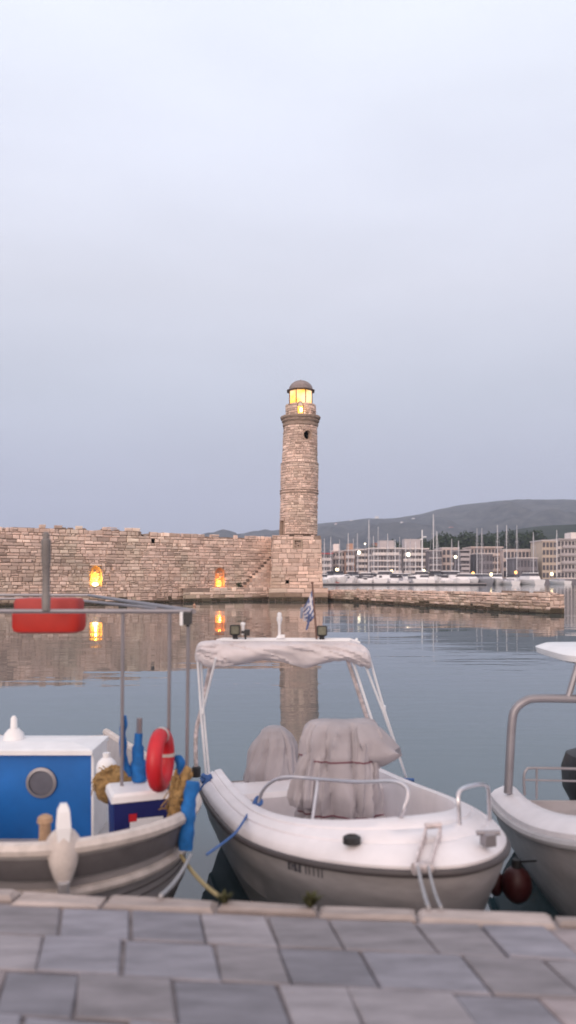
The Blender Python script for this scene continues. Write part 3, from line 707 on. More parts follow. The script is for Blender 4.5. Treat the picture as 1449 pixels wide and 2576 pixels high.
# bow rails
z1 = lambda x, y, z: P(x, y, (CAM_Z - z) * F_PX / (y - HY))
f0 = deckpt(648, 2034); f1 = deckpt(985, 2095); f2 = deckpt(782, 2070)
rail = curve([f0 - Vector((0, 0, .03)), P(654, 2005, f0.y - .02), P(672, 1976, f0.y - .06), P(700, 1959, f0.y - .12), P(735, 1955, f0.y - .17), P(800, 1960, f0.y - .3), P(900, 1967, 5.25), P(985, 1966, 5.06), P(1018, 1978, 5.0), P(1026, 2002, 4.96), P(1012, 2045, 4.94), f1 - Vector((0, 0, .03))], 5)
mb = MB(); mb.tube(rail, .0135, 8)
mb.tube([f2 - Vector((0, 0, .05)), P(800, 1962, f0.y - .3)], .012, 8)
for f in (f0, f1): mb.lathe([(.03, f.z - .01), (.03, f.z + .006)], f.x, f.y, 10)
mb.build('bow_rail', 'steel', boat, True)
g0, g1 = deckpt(1157, 2097), deckpt(1232, 2062)
mb = MB(); mb.tube(curve([g0 - Vector((0, 0, .03)), P(1154, 2030, g0.y), P(1153, 1998, g0.y + .02), P(1166, 1983, g0.y + .06), P(1200, 1974, (g0.y + g1.y) / 2), P(1222, 1976, g1.y - .04), P(1229, 1992, g1.y), g1 - Vector((0, 0, .03))], 5), .0135, 8); mb.build('bow_rail', 'steel', boat, True)
# registration marks on the topside (illegible dark characters, like the photograph's)
mb = MB()
def on_hull(t, f):  # t along outline index, f 0..1 of height
    i = int(t); fr = t - i
    A, B = rows[0], rows[1]; a = A[i].lerp(A[i + 1], fr); c = B[i].lerp(B[i + 1], fr); p = a.lerp(c, f)
    nn = (A[i + 1] - A[i]).cross(c - a).normalized()
    if nn.y > 0: nn = -nn
    return p + nn * .004
tt = min(range(len(rows[1]) // 2 + 4), key=lambda i: abs((rows[1][i].x / rows[1][i].y) * F_PX + HX - 735))
def bar(t0, t1, f0_, f1_): mb.add([on_hull(t0, f1_), on_hull(t1, f1_), on_hull(t1, f0_), on_hull(t0, f0_)], [(0, 1, 2, 3)])
T0 = tt; sc_ = 2.6 / 90
for a, b_ in ((0, 6), (9, 12), (15, 22), (26, 32)): bar(T0 + a * sc_, T0 + b_ * sc_, .35, .95)
for a in (42, 50, 60, 70, 78): bar(T0 + a * sc_, T0 + (a + 3) * sc_, .38, .95)
for a, f in ((3, .42), (10, .6), (18, .85), (28, .42)): bar(T0 + a * sc_, T0 + (a + 6) * sc_, f - .08, f + .08)
mb.build('registration_marks', 'faded', boat)
# canopy frame
fr = thing_parent = boat
cY = 7.15
mb = MB()
lf = P(520, 1955, 7.3); lf2 = P(513, 1950, 7.35)
mb.tube([P(497, 1655, 7.1), P(506, 1800, 7.2), P(519, 1955, 7.3)], .0115, 8); mb.build('canopy_strut', 'whitetube', boat, True); mb = MB(); mb.tube([P(505, 1655, 7.15), P(512, 1790, 7.22), P(527, 1958, 7.3)], .0115, 8)
mb.tube([P(509, 1780, 7.2), P(510, 1795, 7.2)], .018, 8); mb.build('canopy_strut', 'whitetube', boat, True); mb = MB()
mb.tube([P(930, 1655, 7.2), P(965, 1780, 7.35), P(1022, 1958, 7.5)], .0115, 8); mb.tube([P(966, 1775, 7.35), P(966, 1792, 7.36)], .018, 8); mb.build('canopy_strut', 'whitetube', boat, True); mb = MB(); mb.tube([P(912, 1655, 7.25), P(962, 1785, 7.36), P(985, 1850, 7.42)], .0115, 8)
mb.build('canopy_strut', 'whitetube', boat, True)
mb = MB(); mb.tube(curve([P(533, 1655, 7.3), P(520, 1720, 7.32), P(507, 1785, 7.34), P(496, 1825, 7.36), P(492, 1870, 7.38), P(494, 1940, 7.4)], 5), .021, 10)
mb.build('canopy_frame', 'rust', boat, True); mb = MB(); mb.tube([P(543, 1655, 7.0), P(512, 1780, 7.25)], .012, 8); mb.build('canopy_strut', 'whitetube', boat, True); mb = MB()
mb.tube([P(872, 1652, 7.25), P(900, 1735, 7.3), P(938, 1850, 7.4), P(955, 1960, 7.45)], .021, 10); mb.build('canopy_frame', 'rust', boat, True); mb = MB(); mb.tube([P(884, 1652, 7.2), P(948, 1850, 7.3)], .013, 8)
mb.build('canopy_strut', 'whitetube', boat, True)
for q in (P(494, 1938, 7.4),):
    mb = MB(); mb.lathe([(.04, q.z - .06), (.042, q.z + .03), (.03, q.z + .04)], q.x, q.y, 10); mb.build('frame_foot', 'black', boat, True)
mb = MB(); mb.tube([P(545, 1611, 7.2), P(560, 1607, 7.2), P(880, 1608, 7.22), P(905, 1617, 7.24)], .011, 8); mb.tube([P(555, 1611, 7.0), P(880, 1612, 7.02)], .010, 8); mb.build('light_bar', 'white', boat, True)
# rolled canopy cloth
mb = MB(); cn_ = 44; rings = []
spine = [(492, 1652, .035), (497, 1643, .075), (507, 1638, .10), (525, 1640, .115), (560, 1637, .10), (620, 1634, .095), (700, 1634, .095), (780, 1636, .095), (850, 1638, .09), (890, 1641, .095), (915, 1648, .085), (928, 1655, .06), (932, 1659, .03)]
sp2 = curve([Vector(s_) for s_ in spine], 9)
for i, s_ in enumerate(sp2):
    c = P(s_.x, s_.y, 7.15); h = s_.z; ring = []
    for k in range(40):
        a = C2 * k / 40; fold = 1 - .55 * max(0, .16 - abs(NZ.noise((c.x * 5 + 1.6 * math.sin(a), 1.6 * math.cos(a) - c.x * 2, 1)))) * 2.2 + .10 * NZ.noise((c.x * 16, a * 3, 7)) + .13 * math.sin(a * 3 + c.x * 7 + 2 * NZ.noise((c.x * 3, 0, 2))) * (.35 + .65 * abs(math.cos(a)))
        drop = -.03 * max(0, -math.sin(a)) * (1 + math.sin(c.x * 9))
        ring.append(c + Vector((0, .19 * h / .1 * math.cos(a) * fold * .8, h * math.sin(a) * fold + drop)))
    rings.append(ring)
mb.loft(rings, caps=True); mb.build('canopy', 'canopy', boat, True)
# lamps on the bar
def spot(x, y, w_, Y, rot):
    c = P(x, y, Y); mb = MB(); h = w_ / 2; r = rot
    f = lambda s_, dy: [(c.x + sx * h * s_ * math.cos(r), c.y + dy + sx * h * s_ * math.sin(r), c.z + sz * h * s_) for sx, sz in ((-1, -.8), (-.8, -1), (.8, -1), (1, -.8), (1, .8), (.8, 1), (-.8, 1), (-1, .8))]
    mb.loft([f(.7, .09), f(1, .05), f(1.05, 0), f(.86, -.002), f(.84, .01)], caps=True); b2 = MB()
    o = mb.build('spotlight', 'black', boat)
    b2.loft([f(.82, .012), f(.80, .006)], caps=True); b2.build('lens', 'lamp', o)
    b3 = MB(); b3.tube([c + Vector((0, .03, -h)), c + Vector((0, .04, -h - .035))], .025, 8); b3.build('bracket', 'black', o)
spot(591, 1585, .092, 7.1, .15); spot(810, 1587, .092, 7.1, -.1)
c = P(620, 1590, 7.12); mb = MB(); mb.box(c.x - .02, c.x + .03, c.y - .03, c.y + .03, c.z - .03, c.z + .022); mb.tube([c + Vector((-.05, 0, .0)), c + Vector((-.02, 0, 0))], .012, 6); mb.tube([c + Vector((-.01, 0, -.02)), c + Vector((-.01, 0, -.07))], .01, 6); mb.build('camera_box', 'black', boat)
c = P(611, 1578, 7.14); mb = MB(); mb.lathe([(.016, c.z - .07), (.016, c.z + .02), (.022, c.z + .02), (.022, c.z + .04), (.006, c.z + .046)], c.x, c.y, 8); mb.build('side_lamp', 'white', boat)
c = P(703, 1606, 7.2); mb = MB(); mb.lathe([(.03, c.z), (.026, c.z + .02), (.013, c.z + .03), (.012, c.z + .13), (.018, c.z + .14), (.018, c.z + .155), (.025, c.z + .165), (.026, c.z + .2), (.014, c.z + .206), (.02, c.z + .212), (.02, c.z + .235), (.006, c.z + .243)], c.x, c.y, 12)
mb.box(c.x, c.x + .05, c.y - .015, c.y + .015, c.z + .005, c.z + .035); mb.build('stern_light', 'white', boat, True)
c = P(897, 1613, 7.25); mb = MB(); mb.lathe([(.014, c.z - .03), (.012, c.z + .01), (.018, c.z + .012), (.006, c.z + .03)], c.x, c.y, 8); mb.build('knob', 'white', boat)
# blue lashings
mb = MB(); q = P(517, 1962, 7.2); mb.tube(curve([q + Vector((-.03, -.02, .05)), q + Vector((.03, -.05, .02)), q + Vector((.0, -.06, -.03)), q + Vector((-.05, -.06, -.12)), q + Vector((-.06, -.06, -.25))]), .022, 7)
mb.tube([q + Vector((-.04, -.03, 0)), q + Vector((.06, .0, .03))], .03, 7); mb.build('lashing', 'brope', boat, True)
mb = MB(); q = P(1023, 1960, 7.45); mb.tube([q + Vector((-.07, 0, -.005)), q + Vector((.07, -.02, -.005))], .018, 7); mb.build('lashing', 'brope', boat, True); mb = MB(); q2 = P(968, 1945, 7.55); mb.tube([q2, q2 + Vector((.05, 0, -.02))], .018, 7); mb.build('lashing', 'brope', boat, True)

# torn flag on its own staff
f0_ = P(796.6, 1608, 7.12); ft = P(785.5, 1465, 7.12)
fg = thing('flag', 'torn blue and white striped flag hanging limp from a thin brown staff', 'flag', f0_)
mb = MB(); mb.tube([f0_, ft], [.010, .008], 7); mb.tube([ft - Vector((0, 0, .015)), ft + Vector((0, 0, .006))], .014, 7); mb.build('staff', 'pole', fg, True)
mb = MB(); NU, NV = 14, 18
def cloth(u, v):
    h0, h1 = Vector((785, 1483)), Vector((793, 1548)); e0, e1 = Vector((759, 1530)), Vector((771, 1564))
    a = h0.lerp(h1, v); b_ = e0.lerp(e1, v); s_ = a.lerp(b_, u) + Vector((0, 7 * math.sin(u * 3.1)))
    return P(s_.x, s_.y, 7.12 + .045 * math.sin(u * 9 + v * 3) * u + .02 * math.sin(v * 7) * u)
BL, WH = (.13, .17, .32), (.66, .65, .70)
for j in range(NV):
    for i in range(NU):
        u0, u1, v0, v1 = i / NU, (i + 1) / NU, j / NV, (j + 1) / NV
        s9 = int((j + .5) / NV * 9); blue = s9 % 2 == 0
        if s9 < 5 and i < 6: blue = not (abs(j / NV * 9 - 2.3) < .7 or abs(i - 2.5) < 1.1)
        if i > 9 and NZ.noise((i * .6, j * .9, 4)) > .12 + (13 - i) * .08: continue
        mb.add([cloth(u0, v0), cloth(u1, v0), cloth(u1, v1), cloth(u0, v1)], [(0, 1, 2, 3)], c=BL if blue else WH)
for pts, wdt, c in ((((778, 1542), (777, 1556), (775, 1570), (771, 1585)), 3.2, BL), (((760, 1528), (759, 1542), (758, 1556)), 4.0, (.3, .33, .42)), (((786, 1545), (783, 1555)), 3, BL), (((769, 1548), (767, 1562)), 5, WH)):
    for a, b_ in zip(pts, pts[1:]):
        mb.add([P(a[0] - wdt, a[1], 7.1), P(a[0] + wdt, a[1], 7.12), P(b_[0] + wdt * .8, b_[1], 7.11), P(b_[0] - wdt * .8, b_[1], 7.09)], [(0, 1, 2, 3)], c=c)
mb.build('cloth', 'flag', fg)

# console cover
def cover(levels, Yc, name, par, e=3.0, n=150, pleat=.034, kf=12, seed=1, m='cover'):
    mb = MB(); L2 = []
    for i in range(len(levels) - 1):
        for k in range(5):
            t = k / 5; t = t * t * (3 - 2 * t) if False else t
            L2.append([a + (b_ - a) * t for a, b_ in zip(levels[i], levels[i + 1])])
    L2.append(list(levels[-1])); rings = []
    for z, cx, hw, hd, pl, yo in L2:
        ring = []
        for k in range(n):
            a = C2 * k / n; ca, sa = math.cos(a), math.sin(a)
            x = hw * abs(ca) ** (2 / e) * (1 if ca > 0 else -1); y = hd * abs(sa) ** (2 / e) * (1 if sa > 0 else -1)
            rf = lambda ph: 1 - abs(math.sin(ph)) ** .75
            w_ = pl * pleat * (.6 - 1.9 * rf(a * kf * .5 + 1.6 * NZ.noise((ca * 2, sa * 2, z * 1.3 + seed)) + z * 1.1) + 1.0 * rf(a * kf * .9 - z * 2.3 + 2 * NZ.noise((ca * 3, sa * 3, z * 2 + seed + 5))) - 1.0) + .03 * NZ.noise((x * 4, y * 4, z * 5 + seed)) + .012 * NZ.noise((x * 14, y * 14, z * 9 + seed))
            ring.append((cx + x + ca * w_, Yc + yo + y + sa * w_, z + .012 * NZ.noise((x * 6 + seed, y * 6, z * 4))))
        rings.append(ring)
    mb.loft(rings, caps=True); return mb, rings
Yc = 6.35
lv = [(.34, .40, .40, .34, 1.6, 0), (.50, .40, .385, .32, 1.5, 0), (.655, .415, .35, .29, 1.1, 0), (.68, .415, .340, .28, .8, 0), (.72, .41, .352, .29, 1.1, 0), (.85, .415, .355, .30, .9, 0), (1.0, .42, .345, .29, .9, 0), (1.09, .425, .335, .275, 1.0, 0), (1.12, .425, .328, .265, .7, 0), (1.15, .43, .338, .275, 1.1, 0), (1.25, .435, .335, .26, 1.3, 0), (1.34, .44, .315, .22, 1.1, .02), (1.385, .445, .285, .16, .6, .03), (1.405, .45, .22, .10, .3, .03), (1.412, .45, .10, .04, .1, .03)]
con = thing('console_cover', 'wrinkled grey cloth cover tied with dark red cords over the boat console', 'cover', (.42, Yc, .34))
mb, rg_ = cover(lv, Yc, 'c', None)
# windscreen bulge to the right
bl = []
for i in range(15):
    t = i / 14; c = P(905 + 95 * t, 1868 + 22 * t, Yc - .08); h = (.155 * math.sin(math.pi * min(1, .35 + t * .62)) + .012)
    bl.append([c + Vector((.03 * math.sin(a * 2), .17 * (1 - .45 * t) * math.cos(a) * (1 + .08 * math.sin(5 * a + t * 5)), h * math.sin(a) * (1 + .10 * math.sin(4 * a + t * 4)))) for a in [C2 * k / 24 for k in range(24)]])
mb.loft(bl, caps=True)
# seat lobe on the left front
lv2 = [(.735, .17, .07, .07, .5, 0), (.76, .172, .15, .13, 1, 0), (.84, .18, .165, .17, 1.1, 0), (.95, .19, .155, .17, 1.1, 0), (1.06, .205, .12, .14, .9, .01), (1.15, .22, .08, .10, .6, .02), (1.20, .235, .03, .05, .2, .03)]
m2, _ = cover(lv2, Yc - .15, 'l', None, e=2.3, n=90, pleat=.03, kf=10, seed=4)
mb.add(m2.v, m2.f)
fp_ = [[(x, y, z + .012 * math.sin(x * 30)) for x, y in ((-.06, Yc - .42), (.30, Yc - .62), (.42, Yc - .3), (.0, Yc - .2))] for z in (.60, .66)]
mb.loft(fp_, caps=True)
mb.build('cloth', 'cover', con, True)
for zc, off in ((1.12, .006), (.68, .008)):
    ring = min(rg_, key=lambda r: abs(sum(p[2] for p in r) / len(r) - zc)); cxx = .42
    pts = [Vector((cxx + (p[0] - cxx) * 1.015, Yc + (p[1] - Yc) * 1.02, p[2] - .035 * (p[0] - cxx))) for p in ring]
    mb = MB(); mb.tube(pts + pts[:1], .006, 6, caps=False); mb.build('cord', 'cord', con, True)
sd_ = [Vector(r[int(len(r) * .78)]) + Vector((0, -.006, 0)) for r in rg_ if r[0][2] < 1.36]
mb = MB(); mb.tube(sd_, .004, 5); mb.build('seam', 'cover', con, True)
# outboard cover
oY = 7.55
oc = thing('outboard_cover', 'rounded plain grey cloth cover over the outboard motor at the stern', 'cover', (-.18, oY, .5))
S = oY / F_PX
def od(y, xl, xr, d, pl): return (CAM_Z - (y - HY) * S, ((xl + xr) / 2 - HX) * S, (xr - xl) / 2 * S, d, pl, 0)
lv = [od(2010, 600, 762, .27, 1), od(1985, 603, 757, .27, .9), od(1960, 607, 752, .27, .8), od(1930, 614, 750, .26, .6), od(1895, 627, 749, .24, .5), od(1870, 637, 745, .22, .4), od(1850, 647, 737, .19, .3), od(1836, 657, 724, .14, .2), od(1829, 668, 712, .09, .1), od(1826.5, 680, 700, .03, 0)]
mb, rg_ = cover(lv, oY, 'o', None, e=2.3, pleat=.03, kf=8, seed=8); mb.build('cloth', 'cover', oc, True)

# ---- mooring ropes
def rope(pts, r, m, label, name='mooring_rope'):
    mb = MB(); mb.tube(pts, r, 7); o = mb.build(name, m, None, True); return tag(o, label, 'rope')
kz = QZ + .03
def kerb(x, off=.0):  # point on the kerb under column x
    Y = 3.89; X = (x - HX) / F_PX * Y; Y = edge_y(X) - .05 + off; return Vector(((x - HX) / F_PX * Y, Y, kz))
rope(sag(tip + Vector((-.03, -.03, .02)), kerb(1078), .02), .010, 'rope', 'pale rope from the bow roller down to the kerb, steeper of the two')
rope(sag(tip + Vector((.03, -.03, .02)), kerb(1110), .03), .008, 'rope', 'thinner pale rope slanting outward from the bow roller to the kerb')
rope(curve([f0 + Vector((.0, -.01, .06)), f0 + Vector((-.05, -.05, .01)), P(600, 2085, 5.35), P(575, 2110, 5.2), P(520, 2150, 5.0)], 5), .009, 'brope', 'thin blue rope tied to the bow rail foot of the motor boat')
mb = MB(); mb.tube(curve([f0 + Vector((-.02, -.02, .02)), f0 + Vector((.03, -.02, .05)), f0 + Vector((.0, .02, .08)), f0 + Vector((-.03, 0, .03))]), .016, 7); mb.build('lashing', 'brope', boat, True)

# ------------------------------------------------------------------ left fishing boat
kd_ = Vector((.30, -.954)); kO = Vector((-1.30, 4.46)) - kd_ * 5.0
kh = Hull(kO, kd_, 5.0, 1.0, 3.5, .70, 1.04, p=2.3, q=1.75, taper=.6)
fb_ = thing('fishing_boat', 'wooden fishing boat with blue cabin and pale bow cap beside the motor boat', 'boat', kh.O + kh.d * 2.6)
rows2 = kh.hull_rows([(1, 1, .94), (.99, .985, .86), (.985, .97, .80), (.98, .955, .68), (.965, .93, .45), (.94, .88, .2), (.9, .75, -.08), (.85, .4, -.4)])
mb = MB(); mb.loft(rows2, closed=False); mb.add([r[0] for r in rows2] + [r[-1] for r in rows2], [(i, i + 1, 8 + i + 1, 8 + i) for i in range(7)]); mb.build('hull', 'greyhull', fb_, True)
def strake(f, fv, r, m, nm, fs_=1.0):
    mb = MB(); mb.tube([kh.W(a * fs_, v * fv, kh.zg(a) * f) for a, v in kh.ol], r, 8); mb.build(nm, m, fb_, True)
strake(.985, 1.01, .045, 'cream', 'gunwale'); strake(.70, .965, .034, 'cream', 'rub_rail', .985); strake(.44, .935, .022, 'darkstrake', 'strake', .968)
mb = MB(); mb.loft([[kh.W(a * f, v * fv, kh.zg(a) * z) for a, v in kh.ol] for f, fv, z in ((1.003, 1.006, .93), (.995, .99, .80))], closed=False); mb.build('strake', 'darkstrake', fb_, True)
dkr = [kh.W(a * .975, v * .95, kh.zg(a) * .97) for a, v in kh.ol]; dkl = [kh.W(a * .955, v * .9, .45) for a, v in kh.ol]
mb = MB(); mb.loft([dkr, dkl], closed=False); mb.add(dkl, [tuple(range(len(dkl)))]); mb.build('deck', 'greyhull', fb_)
for f_, fv_, fs_ in ((.60, .952, .976), (.54, .944, .972), (.33, .912, .958), (.25, .892, .947)): strake(f_, fv_, .006, 'darkstrake', 'plank_seam', fs_)
# bow cap and stem
bt = kh.W(kh.L, 0, 0)
mb = MB(); rings = []
for z, hw, d0, d1 in ((.80, .03, -.04, .05), (.86, .06, -.08, .06), (.93, .085, -.13, .07), (1.0, .10, -.17, .07), (1.06, .095, -.17, .06), (1.10, .07, -.12, .05), (1.12, .05, -.08, .05)):
    rings.append([kh.W(kh.L + d0 + (d1 - d0) * (.5 + .5 * math.cos(a)), hw * math.sin(a), z) for a in [C2 * k / 16 for k in range(16)]])
mb.loft(rings, caps=True); mb.build('bow_cap', 'cream', fb_, True)
mb = MB(); mb.loft([[kh.W(kh.L + .02 + sx * w_ + o, sy * w_, z) for sx, sy in ((-1, -1), (1, -1), (1, 1), (-1, 1))] for w_, o, z in ((.03, .0, 1.05), (.042, -.01, 1.15), (.035, -.02, 1.24), (.018, -.02, 1.28))], caps=True); mb.build('stem_post', 'white', fb_)
mb = MB(); mb.tube([kh.W(kh.L + .05, 0, .85), kh.W(kh.L - .04, 0, .5), kh.W(kh.L * .96, 0, .0)], [.035, .03, .025], 8); mb.build('stem', 'greyhull', fb_, True)
q = P(113, 2090, 4.75); mb = MB(); mb.lathe([(.04, q.z - .12), (.036, q.z + .05), (.05, q.z + .055), (.045, q.z + .085), (.02, q.z + .1)], q.x, q.y, 10); mb.build('bollard', 'wood', fb_, True)
# cabin
cY0 = 6.3; S = cY0 / F_PX; cx1 = px(230, cY0); cx0 = cx1 - 1.35; zt_ = CAM_Z - (1893 - HY) * S; cb = MB()
cb.box(cx0, cx1, cY0, cY0 + .44, .45, zt_); cab = cb.build('cabin', 'blue', fb_)
mb = MB(); mb.box(cx1 + .003, cx1 + .024, cY0 - .02, cY0 + .44, .45, zt_ - .003); mb.build('corner_trim', 'white', cab)
mb = MB(); mb.loft([[(cx0 - .08 + o, cY0 - .10 + o, z), (cx1 + .03 - o, cY0 - .10 + o, z), (cx1 + .03 - o, cY0 + .48 - o, z), (cx0 - .08 + o, cY0 + .48 - o, z)] for o, z in ((0, zt_), (0, zt_ + .035), (.03, zt_ + .045), (.2, zt_ + .065))], caps=True); mb.build('roof', 'white', cab)
q = P(105, 1968, cY0); mb = MB(); mb.loft([[(q.x + r * math.cos(C2 * k / 24), cY0 - d, q.z + r * math.sin(C2 * k / 24)) for k in range(24)] for r, d in ((.125, .0), (.125, .02), (.10, .025))]); ptn = mb.build('porthole', 'dullsteel', cab, True)
mb = MB(); mb.loft([[(q.x + r * math.cos(C2 * k / 24), cY0 - d, q.z + r * math.sin(C2 * k / 24)) for k in range(24)] for r, d in ((.101, .002), (.101, .012))], caps=True); mb.build('glass', 'port', ptn)
q = P(35, 1880, 6.52); mb = MB(); mb.lathe([(.09, zt_ + .06), (.08, zt_ + .11), (.045, zt_ + .15), (.03, zt_ + .15), (.026, zt_ + .24), (.012, zt_ + .26)], q.x, q.y, 12); mb.build('roof_light', 'white', cab, True)
# awning frame over the boat
A0 = P(481, 1538, 5.6); B0 = Vector((-2.64, 10.2, A0.z)); zA = A0.z
mb = MB(); mb.tube([A0, Vector((-2.6, 5.62, zA + .0))], .016, 8); mb.tube([A0 + Vector((.02, 0, 0)), B0, Vector((-5, 10.4, zA))], .018, 8)
mb.tube([A0 + Vector((-.25, .02, .02)), Vector((-2.45, 8.2, zA + .02)), Vector((-4, 8.3, zA))], .012, 8)
mb.build('awning_frame', 'dullsteel', fb_, True)
q = P(116, 1532, 5.6); mb = MB(); mb.lathe([(.030, q.z - .01), (.033, q.z + .1), (.028, q.z + .11), (.028, q.z + .32), (.034, q.z + .33), (.035, q.z + .50), (.025, q.z + .51), (.025, q.z + .55), (.01, q.z + .56)], q.x, q.y, 12); mb.build('frame_mast', 'buoypost', fb_, True)
for x, yb in ((309, 2080), (427, 2080), (474, 2100)):
    mb = MB(); t_ = P(x, 1540, 5.62); mb.tube([t_, Vector((t_.x - .02, t_.y + .05, .82))], .013, 8); mb.build('awning_post', 'dullsteel', fb_, True)
q = P(468, 1555, 5.58); mb = MB(); mb.box(q.x - .015, q.x + .04, q.y - .04, q.y + .04, q.z - .045, q.z + .04); mb.tube([q + Vector((.01, 0, -.05)), q + Vector((.01, 0, -.06))], .015, 6)
ln = mb.build('work_lamp', 'black', fb_); mb = MB(); mb.box(q.x - .038, q.x - .017, q.y - .05, q.y + .05, q.z - .05, q.z + .045); mb.build('bracket', 'white', ln)

# gear on the fishing boat
cl = thing('cool_box', 'navy and white plastic cool box on the fishing boat deck', 'cool box', P(345, 2130, 5.5))
cY1 = 5.5; q0 = P(335, 2180, cY1); a_ = .35
mb = MB(); hh = (2180 - 2015) / F_PX * cY1
mb.obox(q0.x, q0.y + .15, q0.z - .06, q0.z + hh, .36, .30, a_, taper=1.06); mb.build('body', 'navy', cl)
mb = MB(); mb.obox(q0.x, q0.y + .15, q0.z + hh + .002, q0.z + hh + .065, .42, .35, a_, taper=.97, bev=.02); mb.build('lid', 'white', cl)
mb = MB(); lx = Vector((math.cos(a_), math.sin(a_), 0)); ly = Vector((-math.sin(a_), math.cos(a_), 0)); cb_ = Vector((q0.x, q0.y + .15, q0.z)) - ly * .162
mb.add([cb_ + lx * a + Vector((0, 0, z)) - ly * (.0 + .004 * z) for a, z in ((-.07, .06), (.15, .06), (.16, hh * .74), (-.08, hh * .74))], [(0, 1, 2, 3)]); mb.build('label_panel', 'white', cl)
mb = MB(); mb.add([cb_ - ly * .004 + lx * a + Vector((0, 0, z)) for a, z in ((-.085, hh * .70), (-.03, hh * .70), (-.03, hh * .82), (-.085, hh * .82))], [(0, 1, 2, 3)]); mb.build('label_mark', 'red', cl)
def heap(name, label, cat, c, rx, ry, rz, m, seed, n=26, amp=.28):
    mb = MB(); rings = []
    for i in range(11):
        t = math.pi * (i + .02) / 10.04
        rings.append([Vector((c[0] + rx * math.sin(t) * math.cos(C2 * k / n) * (1 + amp * NZ.noise((math.cos(C2 * k / n) * 2, math.sin(C2 * k / n) * 2, i * .5 + seed))), c[1] + ry * math.sin(t) * math.sin(C2 * k / n), c[2] - rz * math.cos(t) * (1 + amp * NZ.noise((k * .5, i * .4, seed))))) for k in range(n)])
    mb.loft(rings, caps=True)
    for j in range(70):  # loose loops of line
        a = rnd.uniform(0, C2); h = rnd.uniform(-.7, .9); s_ = math.sqrt(1 - h * h)
        p = Vector((c[0] + rx * s_ * math.cos(a), c[1] + ry * s_ * math.sin(a), c[2] + rz * h)); d = Vector((rnd.uniform(-1, 1), rnd.uniform(-1, .2), rnd.uniform(-1, 1))) * max(rx, rz) * .26
        mb.tube(curve([p - d * .6, p + d * .2 + Vector((0, -.02, .02)), p + d], 3), .0045, 5)
    return tag(mb.build(name, m, None, True), label, cat)
heap('fishing_net', 'ochre fishing net hanging over the gunwale beside the cool box', 'fishing net', P(446, 2035, 5.3), .06, .10, .24, 'net', 3)
heap('fishing_net', 'brownish heap of net behind the cool box next to the blue cabin', 'fishing net', P(292, 1975, 5.95), .17, .14, .14, 'net', 9)
mb = MB(); q = P(468, 1945, 5.3); mb.tube(curve([P(475, 1930, 5.3), P(466, 1950, 5.28), P(458, 1990, 5.25), P(440, 2010, 5.2)], 5), .028, 8); mb.tube(curve([P(470, 1935, 5.3), P(480, 1950, 5.3), P(466, 1962, 5.3)], 5), .018, 8)
tag(mb.build('rope_coil', 'net', None, True), 'ochre rope coil knotted on the awning post beside the motor boat', 'rope')
def hang(name, label, pts, r, m, cat='cloth'):
    mb = MB(); mb.tube(curve(pts, 6), r, 10); o = mb.build(name, m, None, True)
    for v in o.data.vertices:
        v.co += Vector((NZ.noise(v.co * 14), NZ.noise(v.co * 14 + Vector((5, 0, 0))), 0)) * .022
    return tag(o, label, cat)
hang('blue_cloth', 'long blue cloth hanging over the gunwale by the motor boat stern', [P(484, 1965, 5.25), P(478, 2010, 5.22), P(472, 2070, 5.2), P(466, 2138, 5.18)], .045, 'bluecloth')
hang('blue_cloth', 'blue cloth bundle on the rail behind the red life ring', [P(449, 1905, 5.75), P(455, 1930, 5.7), P(446, 1970, 5.7)], .03, 'bluecloth')
hang('blue_cloth', 'slim blue cloth wrapped round the first awning post from the cabin', [P(310, 1800, 5.7), P(309, 1850, 5.7), P(312, 1900, 5.72), P(325, 1950, 5.75)], [.024] * 40 and .028, 'bluecloth')
mk = thing('marker_pole', 'grey topped marker pole wrapped in a furled dark blue flag', 'marker pole', P(348, 1975, 5.8))
mb = MB(); mb.tube([P(351, 1806, 5.8), P(347, 1990, 5.8)], .022, 8); mb.build('pole', 'dullsteel', mk, True)
mb = MB(); mb.tube(curve([P(349, 1845, 5.79), P(347, 1880, 5.78), P(348, 1920, 5.77), P(352, 1965, 5.77)], 5), [.03] * 5 + [.045] * 5 + [.06] * 5 + [.05], 10); mb.build('furled_flag', 'bluecloth', mk, True)
q = P(268, 1935, 6.1); mb = MB(); mb.ball(q, .085, .085, .10, 14); mb.lathe([(.03, q.z + .09), (.03, q.z + .13)], q.x, q.y, 8)
tag(mb.build('white_fender', 'white', None, True), 'white round fender between the blue cabin and the brown net', 'fender')
# life ring
q = P(404, 1911, 5.5); lr = thing('life_ring', 'bright red life ring with white bands standing upright on the fishing boat', 'life ring', q)
ang = R(84); ax = Vector((math.cos(ang), math.sin(ang), 0))
Rm, rm = .172, .056
def torus(a0, a1, rr, n=40):
    return [q + ax * (Rm * math.cos(a0 + (a1 - a0) * i / n)) + Vector((0, 0, Rm * math.sin(a0 + (a1 - a0) * i / n))) for i in range(n + 1)]
mb = MB(); mb.tube(torus(0, C2, rm), rm, 14, caps=False); mb.build('ring', 'red', lr, True)
for k in range(2):
    a = math.pi / 4 * (2 * k) - .0; mb = MB(); mb.tube(torus(a - .09, a + .09, rm, 6), rm + .003, 14, caps=False); mb.build('band', 'cream', lr, True)
rope(sag(P(480, 2150, 5.0), kerb(404), .03), .011, 'rope', 'pale rope from the fishing boat gunwale down to the kerb')
rope(sag(P(455, 2152, 5.1), kerb(560), .03), .012, 'yrope', 'ochre rope stretched low from the fishing boat to the weed on the kerb')

